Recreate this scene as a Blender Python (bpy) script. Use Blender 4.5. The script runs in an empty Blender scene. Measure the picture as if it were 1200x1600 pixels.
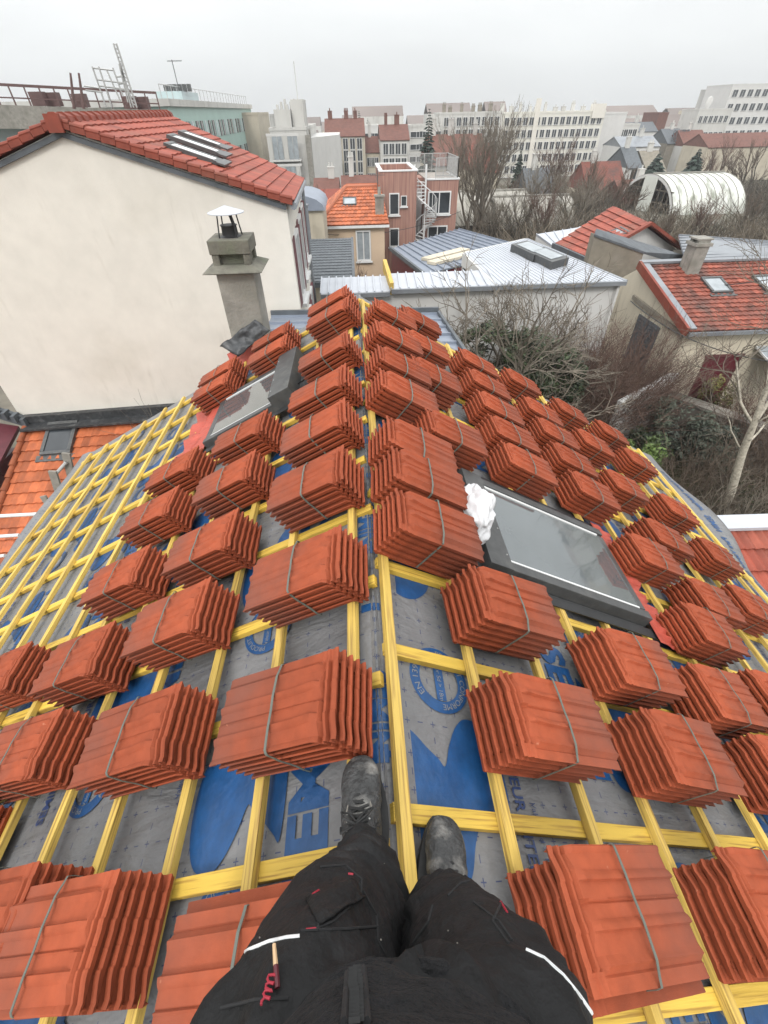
import bpy, bmesh, math, random
from mathutils import Vector, Matrix, noise
R = math.radians
scene = bpy.context.scene
COL = scene.collection
# ------------------------------------------------------------------ camera
CX = Vector((0.99805679, -0.0602052, -0.01606158))
CU = Vector((0.05232959, 0.66992518, 0.74058212))
CF = Vector((0.03382684, 0.73998351, -0.67177389))
CH, FPX = 1.5, 691.02
cd = bpy.data.cameras.new('camera'); cam = bpy.data.objects.new('camera', cd); COL.objects.link(cam)
cd.sensor_fit = 'HORIZONTAL'; cd.sensor_width = 36; cd.lens = 36 * FPX / 1200
cd.clip_start = 0.02; cd.clip_end = 6000
M = Matrix((CX, CU, -CF)).transposed().to_4x4(); M.translation = (0, 0, CH)
cam.matrix_world = M
scene.camera = cam
# ------------------------------------------------------------------ sky, sun, exposure
SUN_EL, SUN_AZ = R(42), R(198)          # overcast: soft light from behind the viewer
w = bpy.data.worlds.new('World'); scene.world = w; w.use_nodes = True
nt = w.node_tree; nt.nodes.clear()
def wn(t): return nt.nodes.new(t)
out = wn('ShaderNodeOutputWorld'); bg = wn('ShaderNodeBackground'); sky = wn('ShaderNodeTexSky')
sky.sky_type = 'NISHITA'; sky.sun_disc = False; sky.sun_elevation = SUN_EL; sky.sun_rotation = SUN_AZ
tc = wn('ShaderNodeTexCoord'); sx = wn('ShaderNodeSeparateXYZ'); nt.links.new(tc.outputs['Generated'], sx.inputs[0])
mr = wn('ShaderNodeMapRange'); mr.inputs[1].default_value = 0; mr.inputs[2].default_value = 1
mr.inputs[3].default_value = 8.9; mr.inputs[4].default_value = 27.0
nt.links.new(sx.outputs[2], mr.inputs[0])
nz = wn('ShaderNodeTexNoise'); nz.inputs['Scale'].default_value = 2.2; nz.inputs['Detail'].default_value = 4
mp = wn('ShaderNodeMapping'); mp.inputs['Scale'].default_value = (1, 1, 4)
nt.links.new(tc.outputs['Generated'], mp.inputs[0]); nt.links.new(mp.outputs[0], nz.inputs['Vector'])
mr2 = wn('ShaderNodeMapRange'); mr2.inputs[1].default_value = .3; mr2.inputs[2].default_value = .7
mr2.inputs[3].default_value = .90; mr2.inputs[4].default_value = 1.08
nt.links.new(nz.outputs['Fac'], mr2.inputs[0])
mu = wn('ShaderNodeMath'); mu.operation = 'MULTIPLY'
nt.links.new(mr.outputs[0], mu.inputs[0]); nt.links.new(mr2.outputs[0], mu.inputs[1])
cc = wn('ShaderNodeCombineColor')
for k, s in enumerate((.985, 1.0, 1.0)):
    m_ = wn('ShaderNodeMath'); m_.operation = 'MULTIPLY'; m_.inputs[1].default_value = s
    nt.links.new(mu.outputs[0], m_.inputs[0]); nt.links.new(m_.outputs[0], cc.inputs[k])
mx = wn('ShaderNodeMix'); mx.data_type = 'RGBA'; mx.inputs[0].default_value = .94
nt.links.new(sky.outputs[0], mx.inputs[6]); nt.links.new(cc.outputs[0], mx.inputs[7])
nt.links.new(mx.outputs[2], bg.inputs[0]); bg.inputs[1].default_value = 0.1
nt.links.new(bg.outputs[0], out.inputs[0])
ld = bpy.data.lights.new('sun', 'SUN'); ld.energy = 1.5; ld.angle = R(14); ld.color = (1, .97, .93)
sun = bpy.data.objects.new('sun', ld); COL.objects.link(sun); sun.location = (0, 0, 60)
sd = Vector((math.sin(SUN_AZ) * math.cos(SUN_EL), math.cos(SUN_AZ) * math.cos(SUN_EL), math.sin(SUN_EL)))
sun.rotation_euler = sd.to_track_quat('Z', 'Y').to_euler()
scene.view_settings.view_transform = 'Standard'; scene.view_settings.look = 'None'
scene.view_settings.exposure = 0.0; scene.view_settings.gamma = 1
scene.cycles.max_bounces = 6; scene.cycles.diffuse_bounces = 1; scene.cycles.glossy_bounces = 3
scene.cycles.use_denoising = True
# ------------------------------------------------------------------ helpers
ORG = {}
def ray(px, py): return CX * (px - 600) - CU * (py - 800) + CF * FPX
def at(px, py, Y):
    d = ray(px, py); return Vector((0, 0, CH)) + d * (Y / d.y)
def atz(px, py, z):
    d = ray(px, py); return Vector((0, 0, CH)) + d * ((z - CH) / d.z)
def tag(o, label=None, cat=None, group=None, kind=None):
    if label: o['label'] = label
    if cat: o['category'] = cat
    if group: o['group'] = group
    if kind: o['kind'] = kind
    return o
def thing(name, label, cat, loc=(0, 0, 0), group=None):
    o = bpy.data.objects.new(name, None); COL.objects.link(o); o.location = loc
    o.empty_display_size = .2; ORG[o.name] = Vector(loc)
    return tag(o, label, cat, group)
def copy_tree(o, parent=None):
    c = o.copy(); COL.objects.link(c)
    if parent is not None: c.parent = parent
    for ch in list(o.children): copy_tree(ch, c)
    return c
class MB:
    def __init__(s): s.v = []; s.f = []; s.m = []; s.t = None
    def add(s, vs, fs, mi=0):
        b = len(s.v); s.v += [tuple(x) for x in vs]
        for f in fs: s.f.append([b + i for i in f]); s.m.append(mi)
    def hexa(s, p, mi=0):   # p: 4 bottom ccw, 4 top ccw
        s.add(p, [(3, 2, 1, 0), (4, 5, 6, 7), (0, 1, 5, 4), (1, 2, 6, 5), (2, 3, 7, 6), (3, 0, 4, 7)], mi)
    def box(s, c, d, mat=None, mi=0):
        hx, hy, hz = d[0] / 2, d[1] / 2, d[2] / 2
        p = [Vector((a * hx, b * hy, e * hz)) for e in (-1, 1) for a, b in ((-1, -1), (1, -1), (1, 1), (-1, 1))]
        if mat is not None: p = [mat @ q for q in p]
        c = Vector(c); s.hexa([q + c for q in p], mi)
    def b2(s, lo, hi, mi=0):
        lo, hi = Vector(lo), Vector(hi); s.box((lo + hi) / 2, hi - lo, None, mi)
    def beam(s, a, b, wd, ht, up=(0, 0, 1), mi=0):
        a, b = Vector(a), Vector(b); d = (b - a).normalized(); up = Vector(up)
        sd_ = d.cross(up)
        if sd_.length < 1e-4: sd_ = d.cross(Vector((1, 0, 0)))
        sd_.normalize(); up = sd_.cross(d).normalized()
        x, y = sd_ * wd / 2, up * ht / 2
        s.hexa([a - x - y, a + x - y, b + x - y, b - x - y, a - x + y, a + x + y, b + x + y, b - x + y], mi)
    def slab(s, q, th, mi=0, n=None):   # quad/polygon with thickness downwards along its normal
        q = [Vector(x) for x in q]; k = len(q)
        if n is None:
            n = (q[1] - q[0]).cross(q[2] - q[0]).normalized()
        n = Vector(n); lo = [x - n * th for x in q]
        s.add(lo + q, [tuple(range(k))[::-1], tuple(range(k, 2 * k))] + [(i, (i + 1) % k, k + (i + 1) % k, k + i) for i in range(k)], mi)
    def tube(s, pts, rad, n=6, mi=0, cap=True):
        pts = [Vector(p) for p in pts]; rings = []; N = len(pts)
        if not hasattr(rad, '__len__'): rad = [rad] * N
        prev = None
        for i, p in enumerate(pts):
            d = (pts[min(i + 1, N - 1)] - pts[max(i - 1, 0)])
            d = d.normalized() if d.length > 1e-9 else Vector((0, 0, 1))
            if prev is None:
                a = d.cross(Vector((0, 0, 1)))
                if a.length < .1: a = d.cross(Vector((1, 0, 0)))
            else: a = prev - d * prev.dot(d)
            a.normalize(); prev = a; b = d.cross(a)
            rings.append([p + (a * math.cos(2 * math.pi * k / n) + b * math.sin(2 * math.pi * k / n)) * rad[i] for k in range(n)])
        vs = [x for r in rings for x in r]
        fs = [(i * n + k, i * n + (k + 1) % n, (i + 1) * n + (k + 1) % n, (i + 1) * n + k) for i in range(N - 1) for k in range(n)]
        if cap: fs += [tuple(range(n))[::-1], tuple((N - 1) * n + k for k in range(n))]
        s.add(vs, fs, mi)
    def ball(s, c, r, n=8, m=5, mi=0):
        c = Vector(c); r = Vector(r) if hasattr(r, '__len__') else Vector((r, r, r)); vs = []
        for j in range(1, m):
            t = math.pi * j / m
            for k in range(n):
                p = 2 * math.pi * k / n
                vs.append(c + Vector((r.x * math.sin(t) * math.cos(p), r.y * math.sin(t) * math.sin(p), r.z * math.cos(t))))
        vs += [c + Vector((0, 0, r.z)), c - Vector((0, 0, r.z))]; T = len(vs) - 2
        fs = [(j * n + k, (j + 1) * n + k, (j + 1) * n + (k + 1) % n, j * n + (k + 1) % n) for j in range(m - 2) for k in range(n)]
        fs += [(T, k, (k + 1) % n) for k in range(n)] + [(T + 1, (m - 2) * n + (k + 1) % n, (m - 2) * n + k) for k in range(n)]
        s.add(vs, fs, mi)
    def build(s, name, mats, parent=None, smooth=None, world=True, bevel=0):
        me = bpy.data.meshes.new(name); o_ = Vector((0, 0, 0))
        if parent is not None and world: o_ = ORG.get(parent.name, Vector((0, 0, 0)))
        me.from_pydata([tuple(Vector(v) - o_) for v in s.v], [], s.f)
        if not isinstance(mats, (list, tuple)): mats = [mats]
        for m in mats: me.materials.append(m)
        me.polygons.foreach_set('material_index', s.m)
        if s.t is not None:
            a = me.attributes.new('tint', 'FLOAT', 'FACE'); a.data.foreach_set('value', s.t)
        if smooth is not None:
            me.polygons.foreach_set('use_smooth', [True] * len(me.polygons))
            if smooth < 179: me.set_sharp_from_angle(angle=R(smooth))
        me.update()
        o = bpy.data.objects.new(name, me); COL.objects.link(o)
        if parent is not None: o.parent = parent; ORG[o.name] = o_
        if bevel:
            bv = o.modifiers.new('bevel', 'BEVEL'); bv.width = bevel; bv.segments = 2; bv.limit_method = 'ANGLE'
        return o
# ------------------------------------------------------------------ materials
def mat(name, col, rough=.7, var=.12, scale=6., bump=0., bscale=None, metal=0., col2=None, f2=.5, s2=1.5, rnd=0., tint=0., stretch=None, spec=.5, det=6):
    """noise-varied colour; col2 = second colour in patches (stains), rnd = per-object variation, tint = per-face variation"""
    m = bpy.data.materials.new(name); m.use_nodes = True; t = m.node_tree; L = t.links.new
    b = t.nodes['Principled BSDF']; N = t.nodes.new
    b.inputs['Roughness'].default_value = rough; b.inputs['Metallic'].default_value = metal
    b.inputs['Specular IOR Level'].default_value = spec
    c = N('ShaderNodeTexCoord'); vec = c.outputs['Object']
    if stretch:
        mp = N('ShaderNodeMapping'); mp.inputs['Scale'].default_value = stretch; L(vec, mp.inputs[0]); vec = mp.outputs[0]
    n1 = N('ShaderNodeTexNoise'); n1.inputs['Scale'].default_value = scale; n1.inputs['Detail'].default_value = det; L(vec, n1.inputs['Vector'])
    n1.inputs['Roughness'].default_value = .6
    base = N('ShaderNodeRGB'); base.outputs[0].default_value = (*col, 1); cur = base.outputs[0]
    if col2:
        n2 = N('ShaderNodeTexNoise'); n2.inputs['Scale'].default_value = s2; n2.inputs['Detail'].default_value = 8; L(vec, n2.inputs['Vector'])
        r = N('ShaderNodeMapRange'); r.inputs[1].default_value = f2; r.inputs[2].default_value = f2 + .18; L(n2.outputs['Fac'], r.inputs[0])
        x = N('ShaderNodeMix'); x.data_type = 'RGBA'; L(r.outputs[0], x.inputs[0]); L(cur, x.inputs[6]); x.inputs[7].default_value = (*col2, 1); cur = x.outputs[2]
    h = N('ShaderNodeHueSaturation'); L(cur, h.inputs['Color'])
    r = N('ShaderNodeMapRange'); r.inputs[1].default_value = .3; r.inputs[2].default_value = .7
    r.inputs[3].default_value = 1 - var; r.inputs[4].default_value = 1 + var; L(n1.outputs['Fac'], r.inputs[0]); val = r.outputs[0]
    def mulv(src, lo, hi, val):
        q = N('ShaderNodeMapRange'); q.inputs[3].default_value = lo; q.inputs[4].default_value = hi; L(src, q.inputs[0])
        k = N('ShaderNodeMath'); k.operation = 'MULTIPLY'; L(q.outputs[0], k.inputs[0]); L(val, k.inputs[1]); return k.outputs[0]
    if rnd:
        oi = N('ShaderNodeObjectInfo'); val = mulv(oi.outputs['Random'], 1 - rnd, 1 + rnd, val)
    if tint:
        at_ = N('ShaderNodeAttribute'); at_.attribute_name = 'tint'; val = mulv(at_.outputs['Fac'], 1 - tint, 1 + tint, val)
    L(val, h.inputs['Value']); L(h.outputs[0], b.inputs['Base Color'])
    if bump:
        n3 = N('ShaderNodeTexNoise'); n3.inputs['Scale'].default_value = bscale or scale * 4; n3.inputs['Detail'].default_value = 5; L(vec, n3.inputs['Vector'])
        bp = N('ShaderNodeBump'); bp.inputs['Strength'].default_value = min(1, bump); bp.inputs['Distance'].default_value = .02
        L(n3.outputs['Fac'], bp.inputs['Height']); L(bp.outputs[0], b.inputs['Normal'])
    m['nodes_out'] = 1
    return m
T = {}
def wood(name, col, dark, st):
    """sawn timber: long grain streaks, growth-ring bands, knots and stains"""
    m = mat(name, col, .62, .16, 5, .25, 40, col2=dark, f2=.60, s2=3.5, rnd=.14, stretch=(st[0] / 9, st[1] / 9, st[2] / 9))
    t = m.node_tree; L = t.links.new; N = t.nodes.new; b = t.nodes['Principled BSDF']; old = b.inputs['Base Color'].links[0].from_socket
    tc = N('ShaderNodeTexCoord'); mp = N('ShaderNodeMapping'); mp.inputs['Scale'].default_value = st; L(tc.outputs['Object'], mp.inputs[0])
    n = N('ShaderNodeTexNoise'); n.inputs['Scale'].default_value = 9; n.inputs['Detail'].default_value = 4; n.inputs['Distortion'].default_value = .06; L(mp.outputs[0], n.inputs['Vector'])
    r = N('ShaderNodeMapRange'); r.inputs[1].default_value = .50; r.inputs[2].default_value = .66; r.inputs[4].default_value = .75; L(n.outputs['Fac'], r.inputs[0])
    x = N('ShaderNodeMix'); x.data_type = 'RGBA'; L(r.outputs[0], x.inputs[0]); L(old, x.inputs[6]); x.inputs[7].default_value = (dark[0] * 1.15, dark[1] * 1.0, dark[2] * .9, 1)
    v = N('ShaderNodeTexVoronoi'); v.inputs['Scale'].default_value = 4.2; L(tc.outputs['Object'], v.inputs['Vector'])
    k = N('ShaderNodeMapRange'); k.inputs[1].default_value = .05; k.inputs[2].default_value = .03; k.inputs[3].default_value = 0; k.inputs[4].default_value = .9; L(v.outputs['Distance'], k.inputs[0])
    y = N('ShaderNodeMix'); y.data_type = 'RGBA'; L(k.outputs[0], y.inputs[0]); L(x.outputs[2], y.inputs[6]); y.inputs[7].default_value = (.12, .06, .02, 1)
    L(y.outputs[2], b.inputs['Base Color']); return m
T['tile'] = mat('terracotta', (.305, .067, .028), .74, .13, 18, .14, 420, col2=(.23, .056, .026), f2=.54, s2=3.0, rnd=.13, spec=.25)
T['strap'] = mat('strap_plastic', (.115, .125, .105), .45, .1, 30)
T['wood'] = wood('yellow_treated_timber', (.66, .45, .10), (.25, .165, .055), (12, .45, 12))
T['wood_x'] = wood('yellow_treated_batten', (.68, .45, .07), (.25, .15, .03), (.45, 12, .45))
T['wood_old'] = mat('grey_weathered_board', (.24, .22, .19), .85, .25, 8, .3, 30)
T['blue'] = mat('print_blue', (.010, .064, .185), .45, .22, 14, .2, 26)
T['navy'] = mat('print_navy', (.03, .055, .15), .5, .2, 14)
T['printgrey'] = mat('print_gap_grey', (.20, .20, .205), .5, .1, 14)
T['dkmetal'] = mat('anthracite_metal', (.085, .087, .087), .42, .2, 12, .05, 60, metal=.3, col2=(.11, .11, .105), f2=.55, s2=6)
T['black'] = mat('black_rubber', (.018, .018, .019), .5, .2, 12)
T['white'] = mat('white_paint', (.68, .68, .67), .5, .05, 6)
T['plastic'] = mat('thin_white_plastic', (.56, .56, .57), .35, .08, 9, .5, 14)
T['redflash'] = mat('red_flashing', (.40, .07, .045), .55, .2, 8, .5, 20)
T['lead'] = mat('lead_sheet', (.05, .052, .055), .45, .4, 9, .6, 12, metal=.3, col2=(.13, .13, .13), f2=.55, s2=6)
T['render'] = mat('cream_render', (.675, .64, .575), .9, .05, 2.2, .22, 45, col2=(.58, .545, .475), f2=.58, s2=.4)
T['concrete'] = mat('old_concrete', (.27, .255, .225), .9, .25, 5, .4, 40, col2=(.17, .165, .14), f2=.52, s2=2.5)
T['concrete2'] = mat('chimney_cap_concrete', (.15, .142, .115), .9, .35, 8, .4, 40, col2=(.10, .105, .075), f2=.5, s2=4)
T['roofred'] = mat('red_roof_tiles', (.27, .055, .030), .7, .18, 5, 0, None, tint=.22, col2=(.24, .075, .045), f2=.55, s2=.8)
T['rooforange'] = mat('orange_roof_tiles', (.40, .105, .036), .7, .2, 5, 0, None, tint=.32, col2=(.33, .09, .04), f2=.55, s2=2)
T['roofold'] = mat('weathered_roof_tiles', (.235, .062, .038), .75, .3, 4, 0, None, tint=.35, col2=(.12, .055, .042), f2=.5, s2=.9)
T['roofbrown'] = mat('brown_roof_tiles', (.17, .065, .045), .8, .25, 2, 0, None, tint=.2)
T['zinc'] = mat('zinc_sheet', (.25, .265, .285), .45, .12, 1.5, 0, None, metal=.35, col2=(.20, .21, .235), f2=.52, s2=.7)
T['zincblue'] = mat('blue_grey_zinc', (.24, .27, .325), .45, .12, 1.5, metal=.3)
T['zincwhite'] = mat('pale_zinc', (.47, .49, .53), .5, .08, 1.5, metal=.15)
T['slate'] = mat('dark_slate', (.085, .095, .105), .6, .25, 3)
T['wallwhite'] = mat('white_wall', (.58, .57, .55), .9, .05, .6, .05, 40, col2=(.56, .55, .52), f2=.58, s2=.4)
T['wallcream'] = mat('cream_wall', (.60, .535, .42), .9, .08, .8, .1, 40, col2=(.40, .36, .28), f2=.57, s2=.6, stretch=(1, 1, .35))
T['wallpeach'] = mat('peach_wall', (.62, .47, .335), .9, .06, .8)
T['wallgrey'] = mat('grey_render', (.215, .19, .15), .9, .2, 2, .3, 30, col2=(.20, .18, .15), f2=.5, s2=1)
T['wallbeige'] = mat('beige_wall', (.47, .42, .33), .9, .1, .5, col2=(.36, .31, .24), f2=.52, s2=.3)
T['wallpale'] = mat('pale_cream_wall', (.64, .62, .555), .9, .05, .4, col2=(.56, .53, .46), f2=.58, s2=.2)
T['walldirty'] = mat('pale_grey_wall', (.52, .51, .48), .9, .1, .3, col2=(.36, .35, .33), f2=.55, s2=.12, stretch=(1, 1, .3))
T['clad'] = mat('reddish_timber_cladding', (.34, .19, .15), .8, .25, 3, 0, None, col2=(.25, .125, .10), f2=.5, s2=2.5, stretch=(3, 3, .12))
T['maroon'] = mat('maroon_paint', (.10, .012, .02), .5, .2, 4)
T['pane'] = mat('dark_window_glass', (.035, .04, .045), .12, .3, 1)
T['pane2'] = mat('pale_window_glass', (.30, .33, .35), .1, .2, 2)
T['green'] = mat('mint_green_panel', (.36, .50, .45), .6, .06, .5)
T['glassgreen'] = mat('pale_green_glazing', (.42, .52, .53), .25, .1, .3)
T['steel'] = mat('galvanised_steel', (.42, .42, .41), .45, .15, 6, metal=.4)
T['rust'] = mat('red_scaffold_paint', (.12, .065, .06), .6, .2, 3)
T['bark'] = mat('tree_bark', (.085, .07, .052), .9, .3, 8, .5, 30)
T['twig'] = mat('brown_twigs', (.115, .085, .063), .9, .3, 3)
T['twigred'] = mat('reddish_brown_twigs', (.115, .070, .053), .9, .3, 3)
T['twiggrey'] = mat('grey_brown_twigs', (.165, .14, .11), .9, .3, 3)
T['birch'] = mat('pale_birch_bark', (.42, .38, .31), .85, .35, 14, .4, 30, col2=(.13, .115, .09), f2=.55, s2=9)
T['leaf'] = mat('evergreen_leaf', (.042, .060, .024), .55, .5, 2, tint=.55)
T['leaf2'] = mat('light_green_leaf', (.085, .13, .03), .55, .4, 2, tint=.5)
T['leafgrey'] = mat('grey_green_leaf', (.065, .078, .055), .6, .4, 2, tint=.5)
T['leafyellow'] = mat('yellow_green_leaf', (.16, .15, .045), .6, .4, 2, tint=.5)
T['needle'] = mat('conifer_needles', (.018, .032, .022), .7, .4, 2, tint=.5)
T['grass'] = mat('garden_grass', (.055, .06, .022), .95, .5, 1.5, .6, 6, col2=(.07, .05, .03), f2=.48, s2=.5)
T['earth'] = mat('city_ground', (.13, .115, .09), .95, .35, .5, .3, 3, col2=(.06, .065, .035), f2=.5, s2=.08)
T['haze_far'] = mat('far_city', (.33, .33, .33), .95, .2, .02, col2=(.24, .21, .19), f2=.5, s2=.015)
T['tunnel'] = mat('dirty_tunnel_sheet', (.33, .31, .27), .6, .25, .6, 0, None, col2=(.15, .14, .11), f2=.5, s2=.7)
T['deck'] = mat('terrace_deck', (.30, .27, .24), .8, .2, 3)
T['polycarb'] = mat('stained_translucent_sheet', (.62, .63, .58), .5, .12, .5, 0, None, col2=(.11, .125, .075), f2=.52, s2=.8, stretch=(1, .45, .45))
T['stone'] = mat('rough_stone_wall', (.20, .18, .155), .95, .45, 3, .6, 9, col2=(.09, .085, .07), f2=.5, s2=1.5)
def streaks(m, col, amt=.5, f=.56, sc=(5, 5, .5)):
    """rain streaks and grime with a shape of their own, running down the wall"""
    t = m.node_tree; L = t.links.new; N = t.nodes.new; b = t.nodes['Principled BSDF']; old = b.inputs['Base Color'].links[0].from_socket
    tc = N('ShaderNodeTexCoord'); mp = N('ShaderNodeMapping'); mp.inputs['Scale'].default_value = sc; L(tc.outputs['Object'], mp.inputs[0])
    n = N('ShaderNodeTexNoise'); n.inputs['Scale'].default_value = 1.0; n.inputs['Detail'].default_value = 9; n.inputs['Roughness'].default_value = .68; L(mp.outputs[0], n.inputs['Vector'])
    n2 = N('ShaderNodeTexNoise'); n2.inputs['Scale'].default_value = .45; n2.inputs['Detail'].default_value = 5; L(tc.outputs['Object'], n2.inputs['Vector'])
    r = N('ShaderNodeMapRange'); r.inputs[1].default_value = f; r.inputs[2].default_value = f + .2; L(n.outputs['Fac'], r.inputs[0])
    r2 = N('ShaderNodeMapRange'); r2.inputs[1].default_value = .42; r2.inputs[2].default_value = .62; L(n2.outputs['Fac'], r2.inputs[0])
    k = N('ShaderNodeMath'); k.operation = 'MULTIPLY'; L(r.outputs[0], k.inputs[0]); L(r2.outputs[0], k.inputs[1])
    k2 = N('ShaderNodeMath'); k2.operation = 'MULTIPLY'; L(k.outputs[0], k2.inputs[0]); k2.inputs[1].default_value = amt
    x = N('ShaderNodeMix'); x.data_type = 'RGBA'; L(k2.outputs[0], x.inputs[0]); L(old, x.inputs[6]); x.inputs[7].default_value = (*col, 1); L(x.outputs[2], b.inputs['Base Color'])
streaks(T['render'], (.37, .335, .27), .40, .56, (4.5, 4.5, .6)); streaks(T['wallcream'], (.20, .17, .13), .85, .5, (3.5, 3.5, .5)); streaks(T['wallwhite'], (.36, .34, .30), .5, .52, (2.5, 2.5, .4))
streaks(T['walldirty'], (.20, .19, .17), .7, .5, (.9, .9, .12)); streaks(T['concrete'], (.11, .105, .085), .7, .48, (7, 7, 2)); streaks(T['wallbeige'], (.22, .19, .14), .6, .5, (1.2, 1.2, .2))
# ------------------------------------------------------------------ the roof we stand on
TH = {-1: R(26.73), 1: R(29.48)}
def rp(s, u, y, h=0.0):      # point on roof side s (-1 left, 1 right): u down the slope, y along the ridge, h above
    c, n = math.cos(TH[s]), math.sin(TH[s])
    return Vector((s * (u * c + h * n), y, -u * n + h * c))
def rmat(s, u=0, y=0, h=0):  # frame: x down the slope, z normal to the roof
    c, n = math.cos(TH[s]), math.sin(TH[s])
    X = Vector((s * c, 0, -n)); Z = Vector((s * n, 0, c)); Yv = Z.cross(X)
    m = Matrix((X, Yv, Z)).transposed().to_4x4(); m.translation = rp(s, u, y, h); return m
GZ = -8.0
YF, YN = 5.05, -3.2      # far and near gable
EAVE = {-1: 4.12, 1: 4.62}
house = thing('house_under_renovation', 'house whose gabled roof under foot is stripped to grey membrane and yellow battens', 'house', (0, 0, GZ))
# membrane material: grey sheet with printed grid of crosses and dashes
def membrane_mat():
    m = mat('grey_membrane', (.175, .174, .176), .44, .16, 5, 0, None)
    t = m.node_tree; L = t.links.new; N = t.nodes.new; b = t.nodes['Principled BSDF']
    tc = N('ShaderNodeTexCoord'); sp = N('ShaderNodeSeparateXYZ'); L(tc.outputs['Object'], sp.inputs[0])
    wv = N('ShaderNodeTexNoise'); wv.inputs['Scale'].default_value = 7; L(tc.outputs['Object'], wv.inputs['Vector'])
    def ma(op, a, bb=None):
        k = N('ShaderNodeMath'); k.operation = op
        for i, x in enumerate((a, bb)):
            if x is None: continue
            if isinstance(x, (int, float)): k.inputs[i].default_value = x
            else: L(x, k.inputs[i])
        return k.outputs[0]
    wob = ma('MULTIPLY', ma('SUBTRACT', wv.outputs['Fac'], .5), .012)
    def dist(c, p): return ma('MULTIPLY', ma('ABSOLUTE', ma('SUBTRACT', ma('FRACT', ma('ADD', ma('DIVIDE', c, p), .5)), .5)), p)
    P = .107
    X_, Y_ = ma('ADD', sp.outputs[0], wob), ma('ADD', sp.outputs[1], wob)
    def lines(a, bb): return ma('MULTIPLY', ma('LESS_THAN', dist(a, P), .0017), ma('LESS_THAN', dist(bb, P / 2), .0105))
    mk = ma('MULTIPLY', ma('MAXIMUM', lines(X_, Y_), lines(Y_, X_)), .85)
    old = b.inputs['Base Color'].links[0].from_socket
    x = N('ShaderNodeMix'); x.data_type = 'RGBA'; L(mk, x.inputs[0]); L(old, x.inputs[6]); x.inputs[7].default_value = (.025, .04, .11, 1)
    L(x.outputs[2], b.inputs['Base Color'])
    # soft folds plus woven grain
    mp = N('ShaderNodeMapping'); mp.inputs['Scale'].default_value = (2.2, 6, 1); L(tc.outputs['Object'], mp.inputs[0])
    n1 = N('ShaderNodeTexNoise'); n1.inputs['Scale'].default_value = 1.6; n1.inputs['Detail'].default_value = 4; n1.inputs['Distortion'].default_value = .35; L(mp.outputs[0], n1.inputs['Vector'])
    n2 = N('ShaderNodeTexNoise'); n2.inputs['Scale'].default_value = 45; n2.inputs['Detail'].default_value = 4; L(tc.outputs['Object'], n2.inputs['Vector'])
    s = ma('ADD', n1.outputs['Fac'], ma('MULTIPLY', n2.outputs['Fac'], .10))
    bp = N('ShaderNodeBump'); bp.inputs['Strength'].default_value = .8; bp.inputs['Distance'].default_value = .035
    L(s, bp.inputs['Height']); L(bp.outputs[0], b.inputs['Normal'])
    return m
T['memb'] = membrane_mat()
RX = {}
def frame_child(o, s):     # object whose local frame is (u, y-ish, h) of roof side s
    o.matrix_parent_inverse = Matrix.Identity(4)
    m = rmat(s); m.translation -= Vector((0, 0, GZ)); o.matrix_local = m
# local y of the frame: +y world on the right side, -y world on the left side
def sy(s, y): return y * s
memb = {}
DROOP = {1: [(.08, .01), (.18, .03), (.28, .045), (.36, .03), (.40, -.03), (.41, -.12)], -1: [(.06, .03), (.13, .045), (.2, .02), (.24, -.05), (.25, -.12)]}
for s in (-1, 1):
    mb = MB(); ys = [YN + (YF + .18 - YN) * j / 70 for j in range(71)]
    us = [0, .03, .3] + [.3 + (EAVE[s] - .3) * i / 14 for i in range(1, 15)]
    droop = [(.08, .01), (.18, .03), (.28, .045), (.36, .03), (.40, -.03), (.41, -.12)] if s > 0 else [(.06, .03), (.13, .045), (.2, .02), (.24, -.05), (.25, -.12)]
    cols = [(u, 0.0) for u in us] + [(EAVE[s] + a, b_) for a, b_ in droop]
    grid = []
    for j, y in enumerate(ys):
        for i, (u, h) in enumerate(cols):
            if u > EAVE[s]:
                k = (u - EAVE[s]) / .3
                u2 = u + k * (.09 * math.sin(y * 1.7 + s) + .05 * math.sin(y * 4.1)); h2 = h + k * .05 * math.sin(y * 3.1 + 2)
            else: u2, h2 = u, h + (-.004 if u > .05 else (.012 if u < .01 else .004))
            grid.append((u2, sy(s, y), h2))
    n = len(cols)
    fs = [(j * n + i, j * n + i + 1, (j + 1) * n + i + 1, (j + 1) * n + i) for j in range(70) for i in range(n - 1)]
    if s < 0: fs = [f[::-1] for f in fs]
    mb.add(grid, fs)
    o = mb.build('membrane', T['memb'], house, smooth=180, world=False); frame_child(o, s); memb[s] = o
# prints on the membrane ------------------------------------------------------------
def text_geo(txt, size, bold=.0, spacing=1.0):
    c = bpy.data.curves.new('lettering', 'FONT'); c.body = txt; c.size = size; c.offset = bold; c.space_character = spacing
    c.resolution_u = 3
    o = bpy.data.objects.new('lettering', c); COL.objects.link(o)
    me = bpy.data.meshes.new_from_object(o.evaluated_get(bpy.context.evaluated_depsgraph_get()))
    vs = [v.co.copy() for v in me.vertices]; fs = [tuple(p.vertices) for p in me.polygons]
    bpy.data.objects.remove(o); bpy.data.curves.remove(c); bpy.data.meshes.remove(me)
    return vs, fs
def smooth_poly(pts, n=6):
    o = []; k = len(pts)
    for i in range(k):
        p0, p1, p2, p3 = (Vector(pts[(i + d) % k]) for d in (-1, 0, 1, 2))
        for j in range(n):
            t = j / n
            o.append(.5 * ((2 * p1) + (p2 - p0) * t + (2 * p0 - 5 * p1 + 4 * p2 - p3) * t * t + (3 * p1 - p0 - 3 * p2 + p3) * t ** 3))
    return o
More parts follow.
